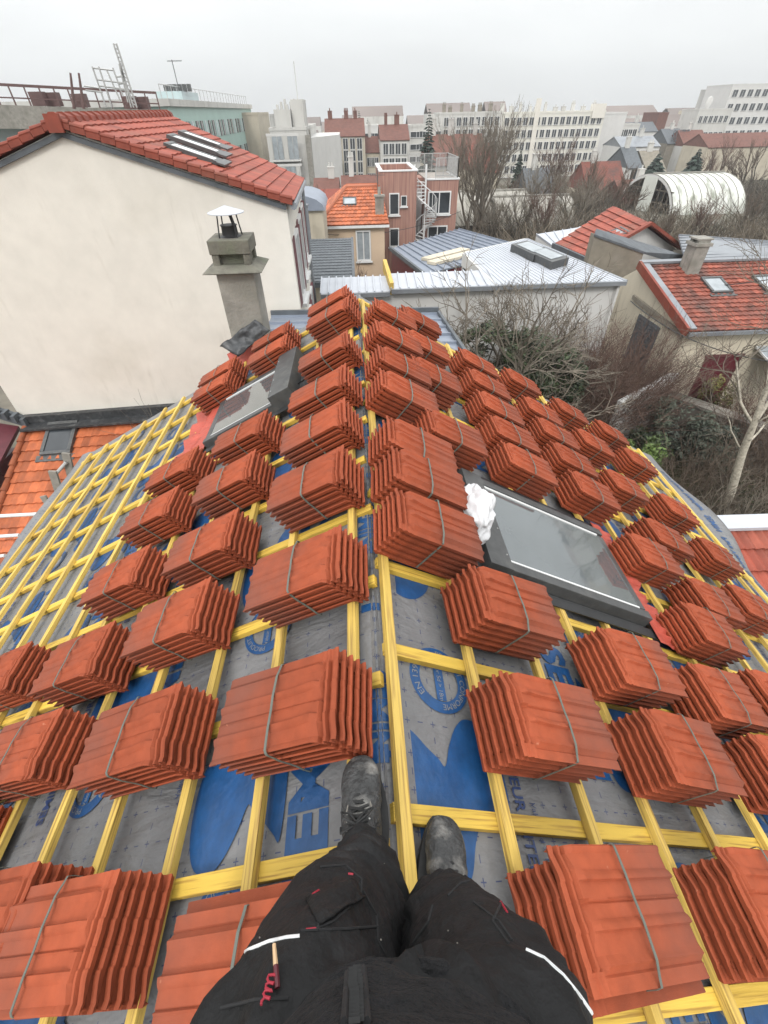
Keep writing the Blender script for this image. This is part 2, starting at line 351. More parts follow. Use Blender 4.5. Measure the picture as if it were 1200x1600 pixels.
def logo_mesh(brand=True):
    """a = reading direction, b = up the letters; one repeat of the print"""
    mb = MB()
    def fill(poly, h, mi):
        bm = bmesh.new(); vs = [bm.verts.new((p[0], p[1], h)) for p in poly]; bm.faces.new(vs)
        bmesh.ops.triangulate(bm, faces=bm.faces[:]); bm.normal_update()
        if sum(f.normal.z * f.calc_area() for f in bm.faces) < 0: bmesh.ops.reverse_faces(bm, faces=bm.faces[:])
        bm.verts.index_update(); mb.add([v.co.copy() for v in bm.verts], [[v.index for v in f.verts] for f in bm.faces], mi); bm.free()
    def word(txt, size, a, b_, h, mi, bold=0, wide=1.0):
        vs, fs = text_geo(txt, size, bold)
        mb.add([(a + v.x * wide, b_ + v.y, h) for v in vs], fs, mi)
    if brand: word('SEMIN', .200, 0.0, 0.0, .0015, 0, .0085, 1.08)
    # double wave
    e_ = .165 if brand else .115
    fill(smooth_poly([(.15, e_ + .005), (.17, max(.19, e_ + .03)), (.22, .25), (.25, .29), (.27, .315), (.20, .345), (.135, .385), (.10, .435), (.12, .505), (.20, .548), (.32, .56), (.42, .545), (.455, .505), (.43, .47), (.43, .42), (.48, .385), (.56, .35), (.62, .28), (.62, .20), (.56, e_), (.40, e_ - .005), (.25, e_ - .005)]), .0015, 0)
    # ring with bar
    ca, cb, r1, r2 = .98, .345, .132, .088
    for q in range(40):
        a0, a1 = 2 * math.pi * q / 40, 2 * math.pi * (q + 1) / 40
        mb.add([(ca + r * math.cos(t), cb + r * math.sin(t), .0015) for r, t in ((r2, a0), (r1, a0), (r1, a1), (r2, a1))], [(0, 1, 2, 3)], 0)
    fill([(ca - r2 + .004, cb - .021), (ca + r2 - .004, cb - .021), (ca + r2 - .004, cb + .021), (ca - r2 + .004, cb + .021)], .0018, 0)
    word('Valeur Sd > 18m', .0265, ca - .092, cb - .009, .0026, 2)
    def arc(txt, size, r, mid, inward):
        vs, fs = text_geo(txt, size); W = max(v.x for v in vs); o = []
        for v in vs:
            if inward: t = mid + (v.x - W / 2) / r; rr = r - v.y
            else: t = mid - (v.x - W / 2) / r; rr = r + v.y
            o.append((ca + rr * math.cos(t), cb + rr * math.sin(t), .0026))
        mb.add(o, fs, 2)
    arc('EN 13984', .035, .097, -math.pi / 2, False)
    arc('PRODUIT CONFORME', .031, .098, math.pi / 2, False)
    word('SEMIN PARE VAPEUR INTERIEUR', .060, -.16, .585, .0015, 1, .0012, .98)
    word('Valeur Sd > 18 m', .03, .35, .655, .0015, 1)
    return mb
lgs = {}
for s in (-1, 1):
    for j in range(5):
        for k in range(-3, 6):
            if s < 0: y0, u0 = .2 + 1.02 * k + (.55 if j % 2 else 0), .20 + .86 * j
            else: y0, u0 = .78 + 1.02 * k + (.35 if j % 2 else 0), -.075 + .99 * j
            e0 = y0 - .17 if s < 0 else y0 + .17
            if s < 0 and not (YN < e0 and y0 + 1.14 < YF + .15): continue
            if s > 0 and not (y0 - 1.14 > YN and e0 < YF + .15): continue
            if u0 + .66 > EAVE[s] + .02: continue
            key = not (s > 0 and j == 0)
            if key not in lgs:
                o = lgs[key] = logo_mesh(key).build('printed_logo', [T['blue'], T['navy'], T['printgrey']], memb[s], world=False)
            else: o = lgs[key].copy(); COL.objects.link(o); o.parent = memb[s]
            # reading direction runs to +y on the left side, to -y on the right side (local -y on both); letters' up is down the slope
            m = Matrix(((0, 1, 0, u0), (-1, 0, 0, sy(s, y0)), (0, 0, 1, .0), (0, 0, 0, 1)))
            o.matrix_parent_inverse = Matrix.Identity(4); o.matrix_local = m
def drape_pt(s, k, y):     # point on the drooping eave strip, k = distance beyond the eave line
    ds = [(0, 0)] + DROOP[s]
    for (a0, h0), (a1, h1) in zip(ds, ds[1:]):
        if k <= a1: hh = h0 + (h1 - h0) * (k - a0) / (a1 - a0); break
    q = k / .3
    return (EAVE[s] + k + q * (.09 * math.sin(y * 1.7 + s) + .05 * math.sin(y * 4.1)), sy(s, y), hh + q * .05 * math.sin(y * 3.1 + 2))
vs, fs = text_geo('Pare Vapeur Interieur   SEMIN   Pare Vapeur Interieur   SEMIN   Pare Vapeur Interieur', .10, .002)
def subdiv(vs, fs, n):
    bm = bmesh.new(); q = [bm.verts.new(v) for v in vs]
    for f in fs:
        try: bm.faces.new([q[i] for i in f])
        except ValueError: pass
    bmesh.ops.triangulate(bm, faces=bm.faces[:])
    for _ in range(n):
        es = [e for e in bm.edges if e.calc_length() > .03]
        bmesh.ops.subdivide_edges(bm, edges=es, cuts=1); bmesh.ops.triangulate(bm, faces=bm.faces[:])
    bm.verts.index_update(); r = ([v.co.copy() for v in bm.verts], [[v.index for v in f.verts] for f in bm.faces]); bm.free(); return r
tv, tf = subdiv(vs, fs, 1)
mb = MB(); mb.add([Vector(drape_pt(1, .19 - v.y, 4.8 - v.x)) + Vector((0, 0, .007)) for v in tv], tf)
mb.build('printed_lettering', T['blue'], memb[1], world=False)
# ridge strip of the same sheet, folded over the ridge
mb = MB(); N, K = 110, 10; vs = []
for j in range(N + 1):
    y = YN + (YF + .2 - YN) * j / N
    for k in range(K + 1):
        x = -.062 + .092 * k / K; s_ = -1 if x < 0 else 1; th = TH[s_]
        z = -math.sqrt(x * x + .0006) * math.tan(th) + .0245 * math.tan(th) + .003 + .006 * noise.noise(Vector((x * 6, y * 2.5, 0))) * (1 if abs(x) < .1 else .2)
        vs.append((x, y, z))
mb.add(vs, [(j * (K + 1) + k, j * (K + 1) + k + 1, (j + 1) * (K + 1) + k + 1, (j + 1) * (K + 1) + k) for j in range(N) for k in range(K)])
ridge = mb.build('ridge_strip', T['memb'], house, smooth=180)
def drape(a, b_, y0, flip):
    """print on the ridge strip: a along, b across"""
    x = b_; s_ = -1 if x < 0 else 1; th = TH[s_]; y = y0 + a * flip
    return Vector((x, y, -math.sqrt(x * x + .0006) * math.tan(th) + .0245 * math.tan(th) + .006 + .006 * noise.noise(Vector((x * 6, y * 2.5, 0))) * (1 if abs(x) < .1 else .2)))
vs, fs = text_geo('SEMIN', .118, .005)
tv, tf = subdiv(vs, fs, 3)
bv, bf = subdiv([(-.04, 0, 0), (.0, 0, 0), (.0, .075, 0), (-.04, .075, 0), (.57, 0, 0), (.63, 0, 0), (.63, .075, 0), (.57, .075, 0)], [(0, 1, 2, 3), (4, 5, 6, 7)], 3)
for y0 in (-1.2, .80, 1.72, 2.60, 3.5, 4.35):
    mb = MB()
    flip = -1
    mb.add([drape(v.x * .9, v.y - .052, y0, flip) for v in tv], tf)
    mb.add([drape(v.x * .9 + .66, v.y - .052, y0, flip) for v in bv], bf)
    mb.build('printed_lettering', T['blue'], ridge)
# battens ---------------------------------------------------------------------------
rng = random.Random(5)
def lath(name, s, a, b, wd, ht, h, m, bend=0.0):
    """a, b = (u, y); sawn timber with slight bow, in world space under the house"""
    mb = MB(); n = 6; P = [];
    A, B = rp(s, a[0], a[1], h), rp(s, b[0], b[1], h)
    d = (B - A); up = rmat(s).to_3x3() @ Vector((0, 0, 1)); side = d.normalized().cross(up).normalized()
    ph = rng.uniform(0, 6)
    for i in range(n + 1):
        t = i / n; c = A + d * t + side * bend * math.sin(3.1 * t + ph)
        P.append([c - side * wd / 2, c + side * wd / 2, c + side * wd / 2 + up * ht, c - side * wd / 2 + up * ht])
    vs = [x for r in P for x in r]; fs = []
    for i in range(n):
        for k in range(4): fs.append((i * 4 + k, (i + 1) * 4 + k, (i + 1) * 4 + (k + 1) % 4, i * 4 + (k + 1) % 4))
    fs += [(0, 1, 2, 3), tuple(n * 4 + k for k in (3, 2, 1, 0))]
    mb.add(vs, fs); return mb.build(name, m, house, bevel=.002)
WINS = {1: (.63, 1.89, 1.45, 2.25), -1: (.57, 1.50, 3.26, 4.08)}   # u0,u1,y0,y1 of the roof windows
cbs = {-1: [-2.47, -2.02, -1.55, -1.1, -.64, -.18, .28, .76, 1.20, 1.66, 2.09, 2.53, 3.03, 3.5, 3.97, 4.45, 4.93],
       1: [-2.4, -1.9, -1.45, -.98, -.52, -.05, .36, .89, 1.31, 1.79, 2.27, 2.77, 3.17, 3.65, 4.12, 4.6, 5.0]}
for s in (-1, 1):
    u0, u1, y0, y1 = WINS[s]
    for y in cbs[s]:
        st = -.012 + rng.uniform(-.02, .012) if s < 0 else .012 + rng.uniform(-.02, .01)
        en = EAVE[s] - .02 + rng.uniform(-.05, .03)
        segs = [(st, u0 - .03), (u1 + .06, en)] if y0 - .05 < y < y1 + .05 else [(st, en)]
        for a, b_ in segs:
            if b_ - a > .05: lath('counter_batten', s, (a, y), (b_, y + rng.uniform(-.012, .012)), .050, .030, .001, T['wood_x'], .004)
us = {-1: [.065, .42, .755, 1.11, 1.45, 1.79, 2.09, 2.40, 2.69, 3.01, 3.34, 3.66, 3.97], 1: [.03, .40, .775, 1.12, 1.465, 1.84, 2.21, 2.57, 2.90, 3.22, 3.53, 3.83, 4.17, 4.43]}
for s in (-1, 1):
    u0, u1, y0, y1 = WINS[s]
    for u in us[s]:
        u += .0
        far = YF - .08 + rng.uniform(-.04, .10) + (.25 if s > 0 and u > .3 else 0) * rng.random()
        segs = [(YN, y0 - .03), (y1 + .03, far)] if u0 - .03 < u < u1 + .03 else [(YN, far)]
        for a, b_ in segs:
            lath('batten', s, (u + rng.uniform(-.006, .006), a), (u + rng.uniform(-.006, .006), b_), .037, .031, .032, T['wood'], .006)
# a few loose offcuts that lie across the right slope battens
# gables, walls, boarding under the roof
mb = MB()
for y, yy in ((YF - .05, YF - .30), (YN + .25, YN)):
    pts = [rp(-1, EAVE[-1] - .25, y, -.06), rp(1, EAVE[1] - .25, y, -.06)]
    top = Vector((0, y, -.08))
    f = [Vector((pts[0].x, y, GZ)), Vector((pts[1].x, y, GZ)), pts[1], top, pts[0]]
    b_ = [Vector((p.x, yy, p.z)) for p in f]
    mb.add(f + b_, [(0, 1, 2, 3, 4), (9, 8, 7, 6, 5)] + [((i + 1) % 5, i, 5 + i, 5 + (i + 1) % 5) for i in range(5)])
for s in (-1, 1):
    e = rp(s, EAVE[s] - .25, 0, -.06)
    mb.b2((min(e.x, e.x - s * .25), YN + .26, GZ), (max(e.x, e.x - s * .25), YF - .31, e.z - .05))
mb.build('wall', T['wallcream'], house)
for s in (-1, 1):
    mb = MB()
    mb.hexa([rp(s, .03, YN, -.05), rp(s, EAVE[s], YN, -.05), rp(s, EAVE[s], YF + .1, -.05), rp(s, .03, YF + .1, -.05), rp(s, .03, YN, -.012), rp(s, EAVE[s], YN, -.012), rp(s, EAVE[s], YF + .1, -.012), rp(s, .03, YF + .1, -.012)])
    mb.build('roof_deck', T['wood_old'], house)
    mb = MB(); P = [rp(s, EAVE[s] + (.14 if s < 0 else .1), YN, -.1), rp(s, EAVE[s] + (.14 if s < 0 else .1), YF, -.1)]
    c, = [Vector((s * .0, 0, 0))]; n = 8
    vs = []; 
    for p in P:
        for r_ in (.075, .068):
            vs += [p + Vector((math.cos(math.pi + math.pi * k / n) * r_, 0, math.sin(math.pi + math.pi * k / n) * r_)) for k in range(n + 1)]
    q = n + 1; fs = []
    for k in range(n):
        fs += [(k, k + 1, 2 * q + k + 1, 2 * q + k), (q + k + 1, q + k, 3 * q + k, 3 * q + k + 1)]
    mb.add(vs, fs); mb.build('gutter', T['zinc'], house, smooth=60)
# roof windows ------------------------------------------------------------------------
T['winglass'] = mat('roof_window_glass', (.10, .115, .12), .06, .1, 2, spec=.9)
T['winglass'].node_tree.nodes['Principled BSDF'].inputs['Coat Weight'].default_value = 1.0
T['winglass'].node_tree.nodes['Principled BSDF'].inputs['Coat Roughness'].default_value = .03
def rbox(mb, s, u0, u1, y0, y1, h0, h1, mi=0, tp=0.0):
    mb.hexa([rp(s, u0, y0, h0), rp(s, u1, y0, h0), rp(s, u1, y1, h0), rp(s, u0, y1, h0),
             rp(s, u0 + tp, y0 + tp, h1), rp(s, u1 - tp, y0 + tp, h1), rp(s, u1 - tp, y1 - tp, h1), rp(s, u0 + tp, y1 - tp, h1)] if s > 0 else
            [rp(s, u0, y1, h0), rp(s, u1, y1, h0), rp(s, u1, y0, h0), rp(s, u0, y0, h0),
             rp(s, u0 + tp, y1 - tp, h1), rp(s, u1 - tp, y1 - tp, h1), rp(s, u1 - tp, y0 + tp, h1), rp(s, u0 + tp, y0 + tp, h1)], mi)
def roof_window(s, u0, u1, y0, y1, head, hh):
    mb = MB()   # kerb, side rails and sill as one frame
    rbox(mb, s, u0 + .02, u1 - .02, y0 + .02, y1 - .02, .0, .075)
    for a, b_ in ((y0, y0 + .075), (y1 - .075, y1)):
        rbox(mb, s, u0, u1, a, b_, .03, .118, 0, .008)
    rbox(mb, s, u0, u0 + .05, y0 + .076, y1 - .076, .03, .116)
    rbox(mb, s, u1 - .07, u1, y0 + .076, y1 - .076, .03, .108, 0, .008)
    for a, b_ in ((y0 - .035, y0 - .002), (y1 + .002, y1 + .035)):
        rbox(mb, s, u0 + .05, u1 - .03, a, b_, .0, .05)
    fr = mb.build('roof_window', T['dkmetal'], house, bevel=.004)
    mb = MB(); rbox(mb, s, u0 + head - .02, u1 - .06, y0 + .07, y1 - .07, .0755, .104)
    mb.build('pane', T['winglass'], fr)
    mb = MB()
    for a, b_ in ((y0 + .0765, y0 + .088), (y1 - .088, y1 - .0765)):
        rbox(mb, s, u0 + head, u1 - .072, a, b_, .1042, .112)
    mb.build('glazing_strip', T['white'], fr)
    mb = MB(); rbox(mb, s, u0 - .02, u0 + head, y0 - .012, y1 + .012, .04, hh, 0, .012)
    for yy in (y0 + .1, y0 + .3, y1 - .15):
        mb.ball(rp(s, u0 + head - .03, yy, hh), .006, 6, 4, 1)
    mb.build('head_cover', [T['dkmetal'], T['steel']], fr, bevel=.005)
    mb = MB()    # dark upstand flashing round the window
    for a, b_ in ((y0 - .10, y0 - .036), (y1 + .036, y1 + .10)):
        rbox(mb, s, u0 - .05, u1 + .05, a, b_, .064, .072)
    rbox(mb, s, u0 - .11, u0 - .021, y0 - .1, y1 + .1, .062, .070)
    mb.build('flashing', T['black'], fr)
    mb = MB(); N, K = 60, 6; vs = []      # pleated red apron below the window
    for i in range(N + 1):
        y = y0 - .13 + (y1 - y0 + .24) * i / N
        for k in range(K + 1):
            t = k / K; u = u1 - .005 + (.19 + .03 * math.sin(i * .9)) * t
            h = .085 - .022 * t + .012 * math.sin(i * 1.9) * t + .012 * math.sin(i * .5 + k) * t
            vs.append(rp(s, u, y, h))
    fs = [(i * (K + 1) + k, (i + 1) * (K + 1) + k, (i + 1) * (K + 1) + k + 1, i * (K + 1) + k + 1) for i in range(N) for k in range(K)]
    if s > 0: fs = [f[::-1] for f in fs]
    mb.add(vs, fs); mb.build('apron', T['redflash'], fr, smooth=180)
    return fr
wr = roof_window(1, .63, 1.89, 1.45, 2.25, .155, .128)
wl = roof_window(-1, .57, 1.50, 3.26, 4.08, .20, .185)
mb = MB(); rng2 = random.Random(3)     # red flexible strip beside the left window
mb2 = MB(); N = 26; vs = []
for i in range(N + 1):
    y = 3.15 + 1.38 * i / N
    for k in range(5):
        u = 1.54 + .07 * k + .015 * math.sin(i * .8); h = .075 + .02 * math.sin(i * 1.3 + k) * (k / 4) + .012 * math.sin(k * 2)
        vs.append(rp(-1, u, y, h))
mb2.add(vs, [(i * 5 + k, i * 5 + k + 1, (i + 1) * 5 + k + 1, (i + 1) * 5 + k) for i in range(N) for k in range(4)])
mb2.build('apron', T['redflash'], wl, smooth=180)
mb = MB(); pp = [rp(-1, .54, 3.45, .10), rp(-1, .49, 3.40, .12), rp(-1, .46, 3.52, .09), rp(-1, .50, 3.62, .08)]
mb.tube(pp, .008, 6); mb.box(rp(-1, .47, 3.66, .13), (.05, .16, .05), rmat(-1).to_3x3(), 1)
mb.build('motor_cable', [T['black'], T['steel']], wl)
# chimney -------------------------------------------------------------------------------
mb = MB(); x0, x1, y0, y1 = -1.44, -1.06, 5.09, 5.46
mb.b2((x0, y0, -1.2), (x1, y1, .30))
ch = mb.build('chimney', T['concrete'], house, bevel=.008)
mb = MB(); mb.hexa([Vector(p) for p in ((x0 - .02, y0 - .02, .285), (x1 + .02, y0 - .02, .285), (x1 + .02, y1 + .02, .285), (x0 - .02, y1 + .02, .285), (x0 - .11, y0 - .11, .31), (x1 + .11, y0 - .11, .31), (x1 + .11, y1 + .11, .31), (x0 - .11, y1 + .11, .31))])
mb.hexa([Vector(p) for p in ((x0 - .11, y0 - .11, .311), (x1 + .11, y0 - .11, .311), (x1 + .11, y1 + .11, .311), (x0 - .11, y1 + .11, .311), (x0 + .0, y0 + .0, .365), (x1 - .0, y0 + .0, .365), (x1 - .0, y1 - .0, .365), (x0 + .0, y1 - .0, .365))])
for a_ in (x0 + .0, x1 - .07):
    for b_ in (y0 + .0, y1 - .07): mb.b2((a_, b_, .36), (a_ + .07, b_ + .07, .46))
mb.b2((x0 + .03, y0 + .06, .36), (x1 - .03, y1 - .06, .46))
mb.b2((x0 - .012, y0 - .012, .46), (x1 + .012, y1 + .012, .585))
mb.build('chimney_cap', T['concrete2'], ch, bevel=.008)
mb = MB(); c = Vector(((x0 + x1) / 2, (y0 + y1) / 2, 0))
mb.tube([c + Vector((0, 0, .58)), c + Vector((0, 0, .60)), c + Vector((0, 0, .67)), c + Vector((0, 0, .685))], [.12, .08, .075, .085], 14)
for q in (0.7, 2.3, 3.9, 5.4):
    dd = Vector((math.cos(q), math.sin(q), 0)); mb.tube([c + dd * .13 + Vector((0, 0, .585)), c + dd * .10 + Vector((0, 0, .80))], .007, 5)
mb.tube([c + Vector((.05, .03, .66)), c + Vector((.02, .02, .81))], .018, 6)
mb.build('flue', T['black'], ch, smooth=40)
mb = MB(); n = 28; r_ = .175; vs = [c + Vector((0, 0, .845))] + [c + Vector((r_ * math.cos(2 * math.pi * k / n), r_ * math.sin(2 * math.pi * k / n), .79)) for k in range(n)] + [c + Vector((0, 0, .835))] + [c + Vector((r_ * math.cos(2 * math.pi * k / n), r_ * math.sin(2 * math.pi * k / n), .783)) for k in range(n)]
fs = [(0, 1 + k, 1 + (k + 1) % n) for k in range(n)] + [(n + 1, n + 2 + (k + 1) % n, n + 2 + k) for k in range(n)] + [(1 + k, n + 2 + k, n + 2 + (k + 1) % n, 1 + (k + 1) % n) for k in range(n)]
mb.add(vs, fs); mb.build('cowl', T['zincwhite'], ch, smooth=25)
# crumpled dark sheet leaning at the chimney foot
mb = MB(); A, B, C_, D = at(343, 541, 4.98), at(398, 500, 5.04), at(422, 517, 5.02), at(372, 557, 4.86); N = 14; vs = []
for i in range(N + 1):
    for k in range(N + 1):
        p = A.lerp(B, i / N).lerp(D.lerp(C_, i / N), k / N); q = noise.noise(p * 9) * .05 + noise.noise(p * 23) * .02
        vs.append(p + Vector((.3, -.6, .7)) * q)
fs = [(i * (N + 1) + k, i * (N + 1) + k + 1, (i + 1) * (N + 1) + k + 1, (i + 1) * (N + 1) + k) for i in range(N) for k in range(N)]
mb.add(vs, fs); o = mb.build('lead_flap', T['lead'], ch, smooth=180)
sm = o.modifiers.new('thick', 'SOLIDIFY'); sm.thickness = .006
mb = MB(); mb.slab([rp(-1, 1.62, 4.98, .04), rp(-1, 1.62, 5.1, .2), rp(-1, 1.12, 5.1, .2), rp(-1, 1.12, 4.98, .04)], .006)
mb.build('flashing', T['redflash'], ch)
# ------------------------------------------------------------------ strapped stacks of tiles
LT, WT, PT, NT, SH = .45, .28, .034, 6, .005
def tile_mesh():
    usx = [0, .004, .013, .017, .028, .032, .040, .044, .054, .058, .075, .09, .15, .22, .29, .36, .41, .435, .446, .45]
    vsx = [0, .004, .012, .018, .055, .062, .070, .076, .080, .112, .117, .12, .124, .152, .158, .165, .173, .177, .215, .226, .234, .240, .247, .252, .257, .264, .269, .275, .28]
    def prof(v):
        pts = [(0, .004), (.006, .008), (.018, 0), (.055, .001), (.064, .009), (.076, .012), (.080, 0), (.112, 0), (.117, .004), (.120, -.003), (.124, 0), (.152, .001), (.160, .009), (.173, .012), (.177, 0), (.222, 0), (.231, .009), (.238, .004), (.242, -.011), (.249, -.011), (.254, -.006), (.26, -.012), (.266, -.006), (.272, -.012), (.276, -.007), (.285, -.010)]
        for (a, p), (b, q) in zip(pts, pts[1:]):
            if a <= v <= b: return p + (q - p) * (v - a) / (b - a)
        return 0
    def h(u, v):
        p = prof(v)
        if u < .062:
            k = [(0, .003), (.004, .008), (.013, .008), (.017, -.009), (.028, -.009), (.032, .007), (.040, .007), (.044, -.008), (.054, -.008), (.062, 0)]
            for (a, x), (b, y) in zip(k, k[1:]):
                if a <= u <= b: hh = x + (y - x) * (u - a) / (b - a); break
            p = p * .25 + (hh - .006) * (1 if v < .24 else .3)
        if u < .058 and v < .034: p -= .011
        if u > .434: p -= .006 * (u - .434) / .016
        if (.05 < v < .113 or .150 < v < .180) and .053 < u < .095: p = max(p, 0) + .007
        return p
    mb = MB(); n, m = len(usx), len(vsx); top = [(u - LT / 2, -(v - WT / 2), h(u, v)) for u in usx for v in vsx]
    bot = []
    for i, u in enumerate(usx):
        for j, v in enumerate(vsx):
            e = i in (0, 1, n - 1, n - 2) or j in (0, 1, m - 1, m - 2)
            q_ = lambda k, N_: .008 if k == 0 else -.008 if k == N_ - 1 else .004 if k == 1 else -.004 if k == N_ - 2 else 0
            bot.append((u + q_(i, n) - LT / 2, -(v + q_(j, m) - WT / 2), (h(u, v) * (.3 if i < 2 else 1)) - (.021 if e else .008)))
    fs = []; q = n * m
    for i in range(n - 1):
        for j in range(m - 1):
            a, b, c, d = i * m + j, i * m + j + 1, (i + 1) * m + j + 1, (i + 1) * m + j
            fs += [(a, b, c, d), (q + d, q + c, q + b, q + a)]
    for i in range(n - 1):
        fs += [(i * m, (i + 1) * m, q + (i + 1) * m, q + i * m), ((i + 1) * m + m - 1, i * m + m - 1, q + i * m + m - 1, q + (i + 1) * m + m - 1)]
    for j in range(m - 1):
        fs += [(j + 1, j, q + j, q + j + 1), ((n - 1) * m + j, (n - 1) * m + j + 1, q + (n - 1) * m + j + 1, q + (n - 1) * m + j)]
    mb.add(top + bot, [f[::-1] for f in fs]); return mb
def tmat():    # terracotta with wet grey weathering towards the tile's tail
    m = T['tile']; t = m.node_tree; L = t.links.new; N = t.nodes.new; b = t.nodes['Principled BSDF']
    old = b.inputs['Base Color'].links[0].from_socket
    tc = N('ShaderNodeTexCoord'); sp = N('ShaderNodeSeparateXYZ'); L(tc.outputs['Object'], sp.inputs[0])
    oi = N('ShaderNodeObjectInfo')
    ad = N('ShaderNodeVectorMath'); ad.operation = 'ADD'; L(tc.outputs['Object'], ad.inputs[0]); L(oi.outputs['Location'], ad.inputs[1])
    n = N('ShaderNodeTexNoise'); n.inputs['Scale'].default_value = 5; n.inputs['Detail'].default_value = 7; L(ad.outputs[0], n.inputs['Vector'])
    a = N('ShaderNodeMath'); a.operation = 'MULTIPLY_ADD'; L(sp.outputs[0], a.inputs[0]); a.inputs[1].default_value = 1.5; L(n.outputs['Fac'], a.inputs[2])
    r = N('ShaderNodeMapRange'); r.inputs[1].default_value = .46; r.inputs[2].default_value = .92; r.inputs[4].default_value = .75; L(a.outputs[0], r.inputs[0])
    x = N('ShaderNodeMix'); x.data_type = 'RGBA'; L(r.outputs[0], x.inputs[0]); L(old, x.inputs[6]); x.inputs[7].default_value = (.175, .068, .048, 1)
    # chalky scuffs
    n2 = N('ShaderNodeTexNoise'); n2.inputs['Scale'].default_value = 26; n2.inputs['Detail'].default_value = 3; L(ad.outputs[0], n2.inputs['Vector'])
    r2 = N('ShaderNodeMapRange'); r2.inputs[1].default_value = .74; r2.inputs[2].default_value = .78; r2.inputs[4].default_value = .55; L(n2.outputs['Fac'], r2.inputs[0])
    y = N('ShaderNodeMix'); y.data_type = 'RGBA'; L(r2.outputs[0], y.inputs[0]); L(x.outputs[2], y.inputs[6]); y.inputs[7].default_value = (.46, .19, .115, 1)
    L(y.outputs[2], b.inputs['Base Color'])
tmat()
def strap_mesh():
    mb = MB(); top = NT * PT - .012 + .0; hw = .0042; y0, y1 = WT / 2 + .003, -WT / 2 - .003
    path = [(0, y0 - .01, .0), (0, y0, .004)] + [(SH * k, y0 + .0015 * math.sin(k * 2), PT * k) for k in range(1, NT)] + [(SH * NT - SH, y0, top)]
    path += [(SH * (NT - 1) + .0015 * math.sin(v * 9), WT / 2 - v, (NT - 1) * PT + PT * .55 + h_ + .003) for v, h_ in ((.0, .008), (.006, .0125), (.067, .0145), (.12, .0125), (.165, .0145), (.234, .010), (.262, .0), (.28, -.004))]
    path += [(SH * (NT - 1), y1, top - .02)] + [(SH * k, y1, PT * k) for k in range(NT - 1, 0, -1)] + [(0, y1, .004), (0, y1 + .01, 0)]
    vs = []; fs = []
    for i, p in enumerate(path):
        o = Vector((0, 0, .0018)) if abs(p[1]) < WT / 2 - .001 else Vector((0, math.copysign(.0018, p[1]), 0))
        p = Vector(p); vs += [p + Vector((-hw, 0, 0)), p + Vector((hw, 0, 0)), p + Vector((hw, 0, 0)) + o, p + Vector((-hw, 0, 0)) + o]
    for i in range(len(path) - 1):
        for k in range(4): fs.append((i * 4 + k, i * 4 + (k + 1) % 4, (i + 1) * 4 + (k + 1) % 4, (i + 1) * 4 + k))
    mb.add(vs, fs); return mb
G_ST = 'strapped stacks of red roof tiles on the battens'
rs = random.Random(11)
first = thing('tile_stack', 'strapped stack of red roof tiles', 'tile stack', (0, 0, 0), G_ST)
t0 = tile_mesh().build('roof_tile', T['tile'], first, smooth=22, world=False)
for k in range(1, NT):
    c = t0.copy(); COL.objects.link(c); c.parent = first
strap0 = strap_mesh().build('strap', T['strap'], first, world=False)
used = [False]
def place(s, ut, y, label):
    o = first if not used[0] else copy_tree(first); used[0] = True
    jit = rs.uniform(-1, 1)
    m = rmat(s, ut - SH * (NT - 1) * .5, y, .064)
    o.matrix_world = m @ Matrix.Rotation(R(rs.uniform(-2.5, 2.5)), 4, 'Z')
    k = 0; du = dv = 0
    for ch in o.children:
        if ch.name.startswith('roof_tile'):
            du += rs.uniform(-.003, .003); dv += rs.uniform(-.004, .004)
            ch.location = (SH * k + du, dv, PT * k + PT * .55); ch.rotation_euler = (0, 0, R(rs.uniform(-.6, .6))); k += 1
    if (s, round(ut, 2), round(y, 2)) in ((1, .58, .12), (-1, .24, .03), (1, 1.33, .14)):
        for q in [q for q in o.children if q.name.startswith('roof_tile')][:-1]: q.location.y -= .030; q.location.x += .010
    o['label'] = label; return o
ORD = ['nearest', 'second', 'third', 'fourth', 'fifth', 'sixth', 'seventh', 'eighth', 'ninth']
cols = {
 ('L', 'column hugging the ridge'): [(.24, .03), (.225, .64), (.22, 1.22), (.215, 1.80), (.21, 2.31), (.20, 2.81), (.19, 3.40), (.18, 4.26), (.19, 4.66)],
 ('L', 'second column from the ridge'): [(.95, .17), (.92, .72), (.93, 1.24), (.88, 1.69), (.86, 2.24), (.85, 2.76), (.85, 4.22), (.88, 4.60)],
 ('L', 'third column from the ridge'): [(1.34, .24), (1.64, .82), (1.55, 1.22), (1.53, 1.75), (1.52, 2.30), (1.50, 2.77), (1.52, 4.14), (1.54, 4.50)],
 ('L', 'fourth column from the ridge'): [(2.02, .52), (2.28, 1.37)],
 ('R', 'column hugging the ridge'): [(.21, 1.45), (.21, 1.79), (.21, 2.10), (.21, 2.73), (.22, 3.16), (.23, 3.72), (.25, 4.33)],
 ('R', 'second column from the ridge'): [(.58, .12), (.57, .62), (.55, 1.10), (.54, 2.46), (.54, 3.31), (.55, 3.93), (.58, 4.63)],
 ('R', 'third column from the ridge'): [(1.33, .14), (1.30, .60), (1.27, .99), (1.19, 2.52), (1.19, 2.90), (1.19, 3.30), (1.20, 3.76), (1.21, 4.24)],
 ('R', 'fourth column from the ridge'): [(2.06, .60), (1.90, .93), (2.28, 1.43), (2.17, 2.01), (1.89, 2.57), (1.89, 2.98), (1.89, 3.40), (1.88, 3.80), (1.87, 4.45)],
 ('R', 'fifth column from the ridge'): [(2.53, 1.03), (2.61, 1.75), (2.61, 2.38), (2.55, 2.99), (2.55, 3.70), (2.54, 4.35)],
 ('R', 'outermost column by the eave'): [(3.25, 1.9), (3.43, 2.49), (3.34, 3.06), (3.39, 3.90), (3.26, 4.40)],
}
STK = []
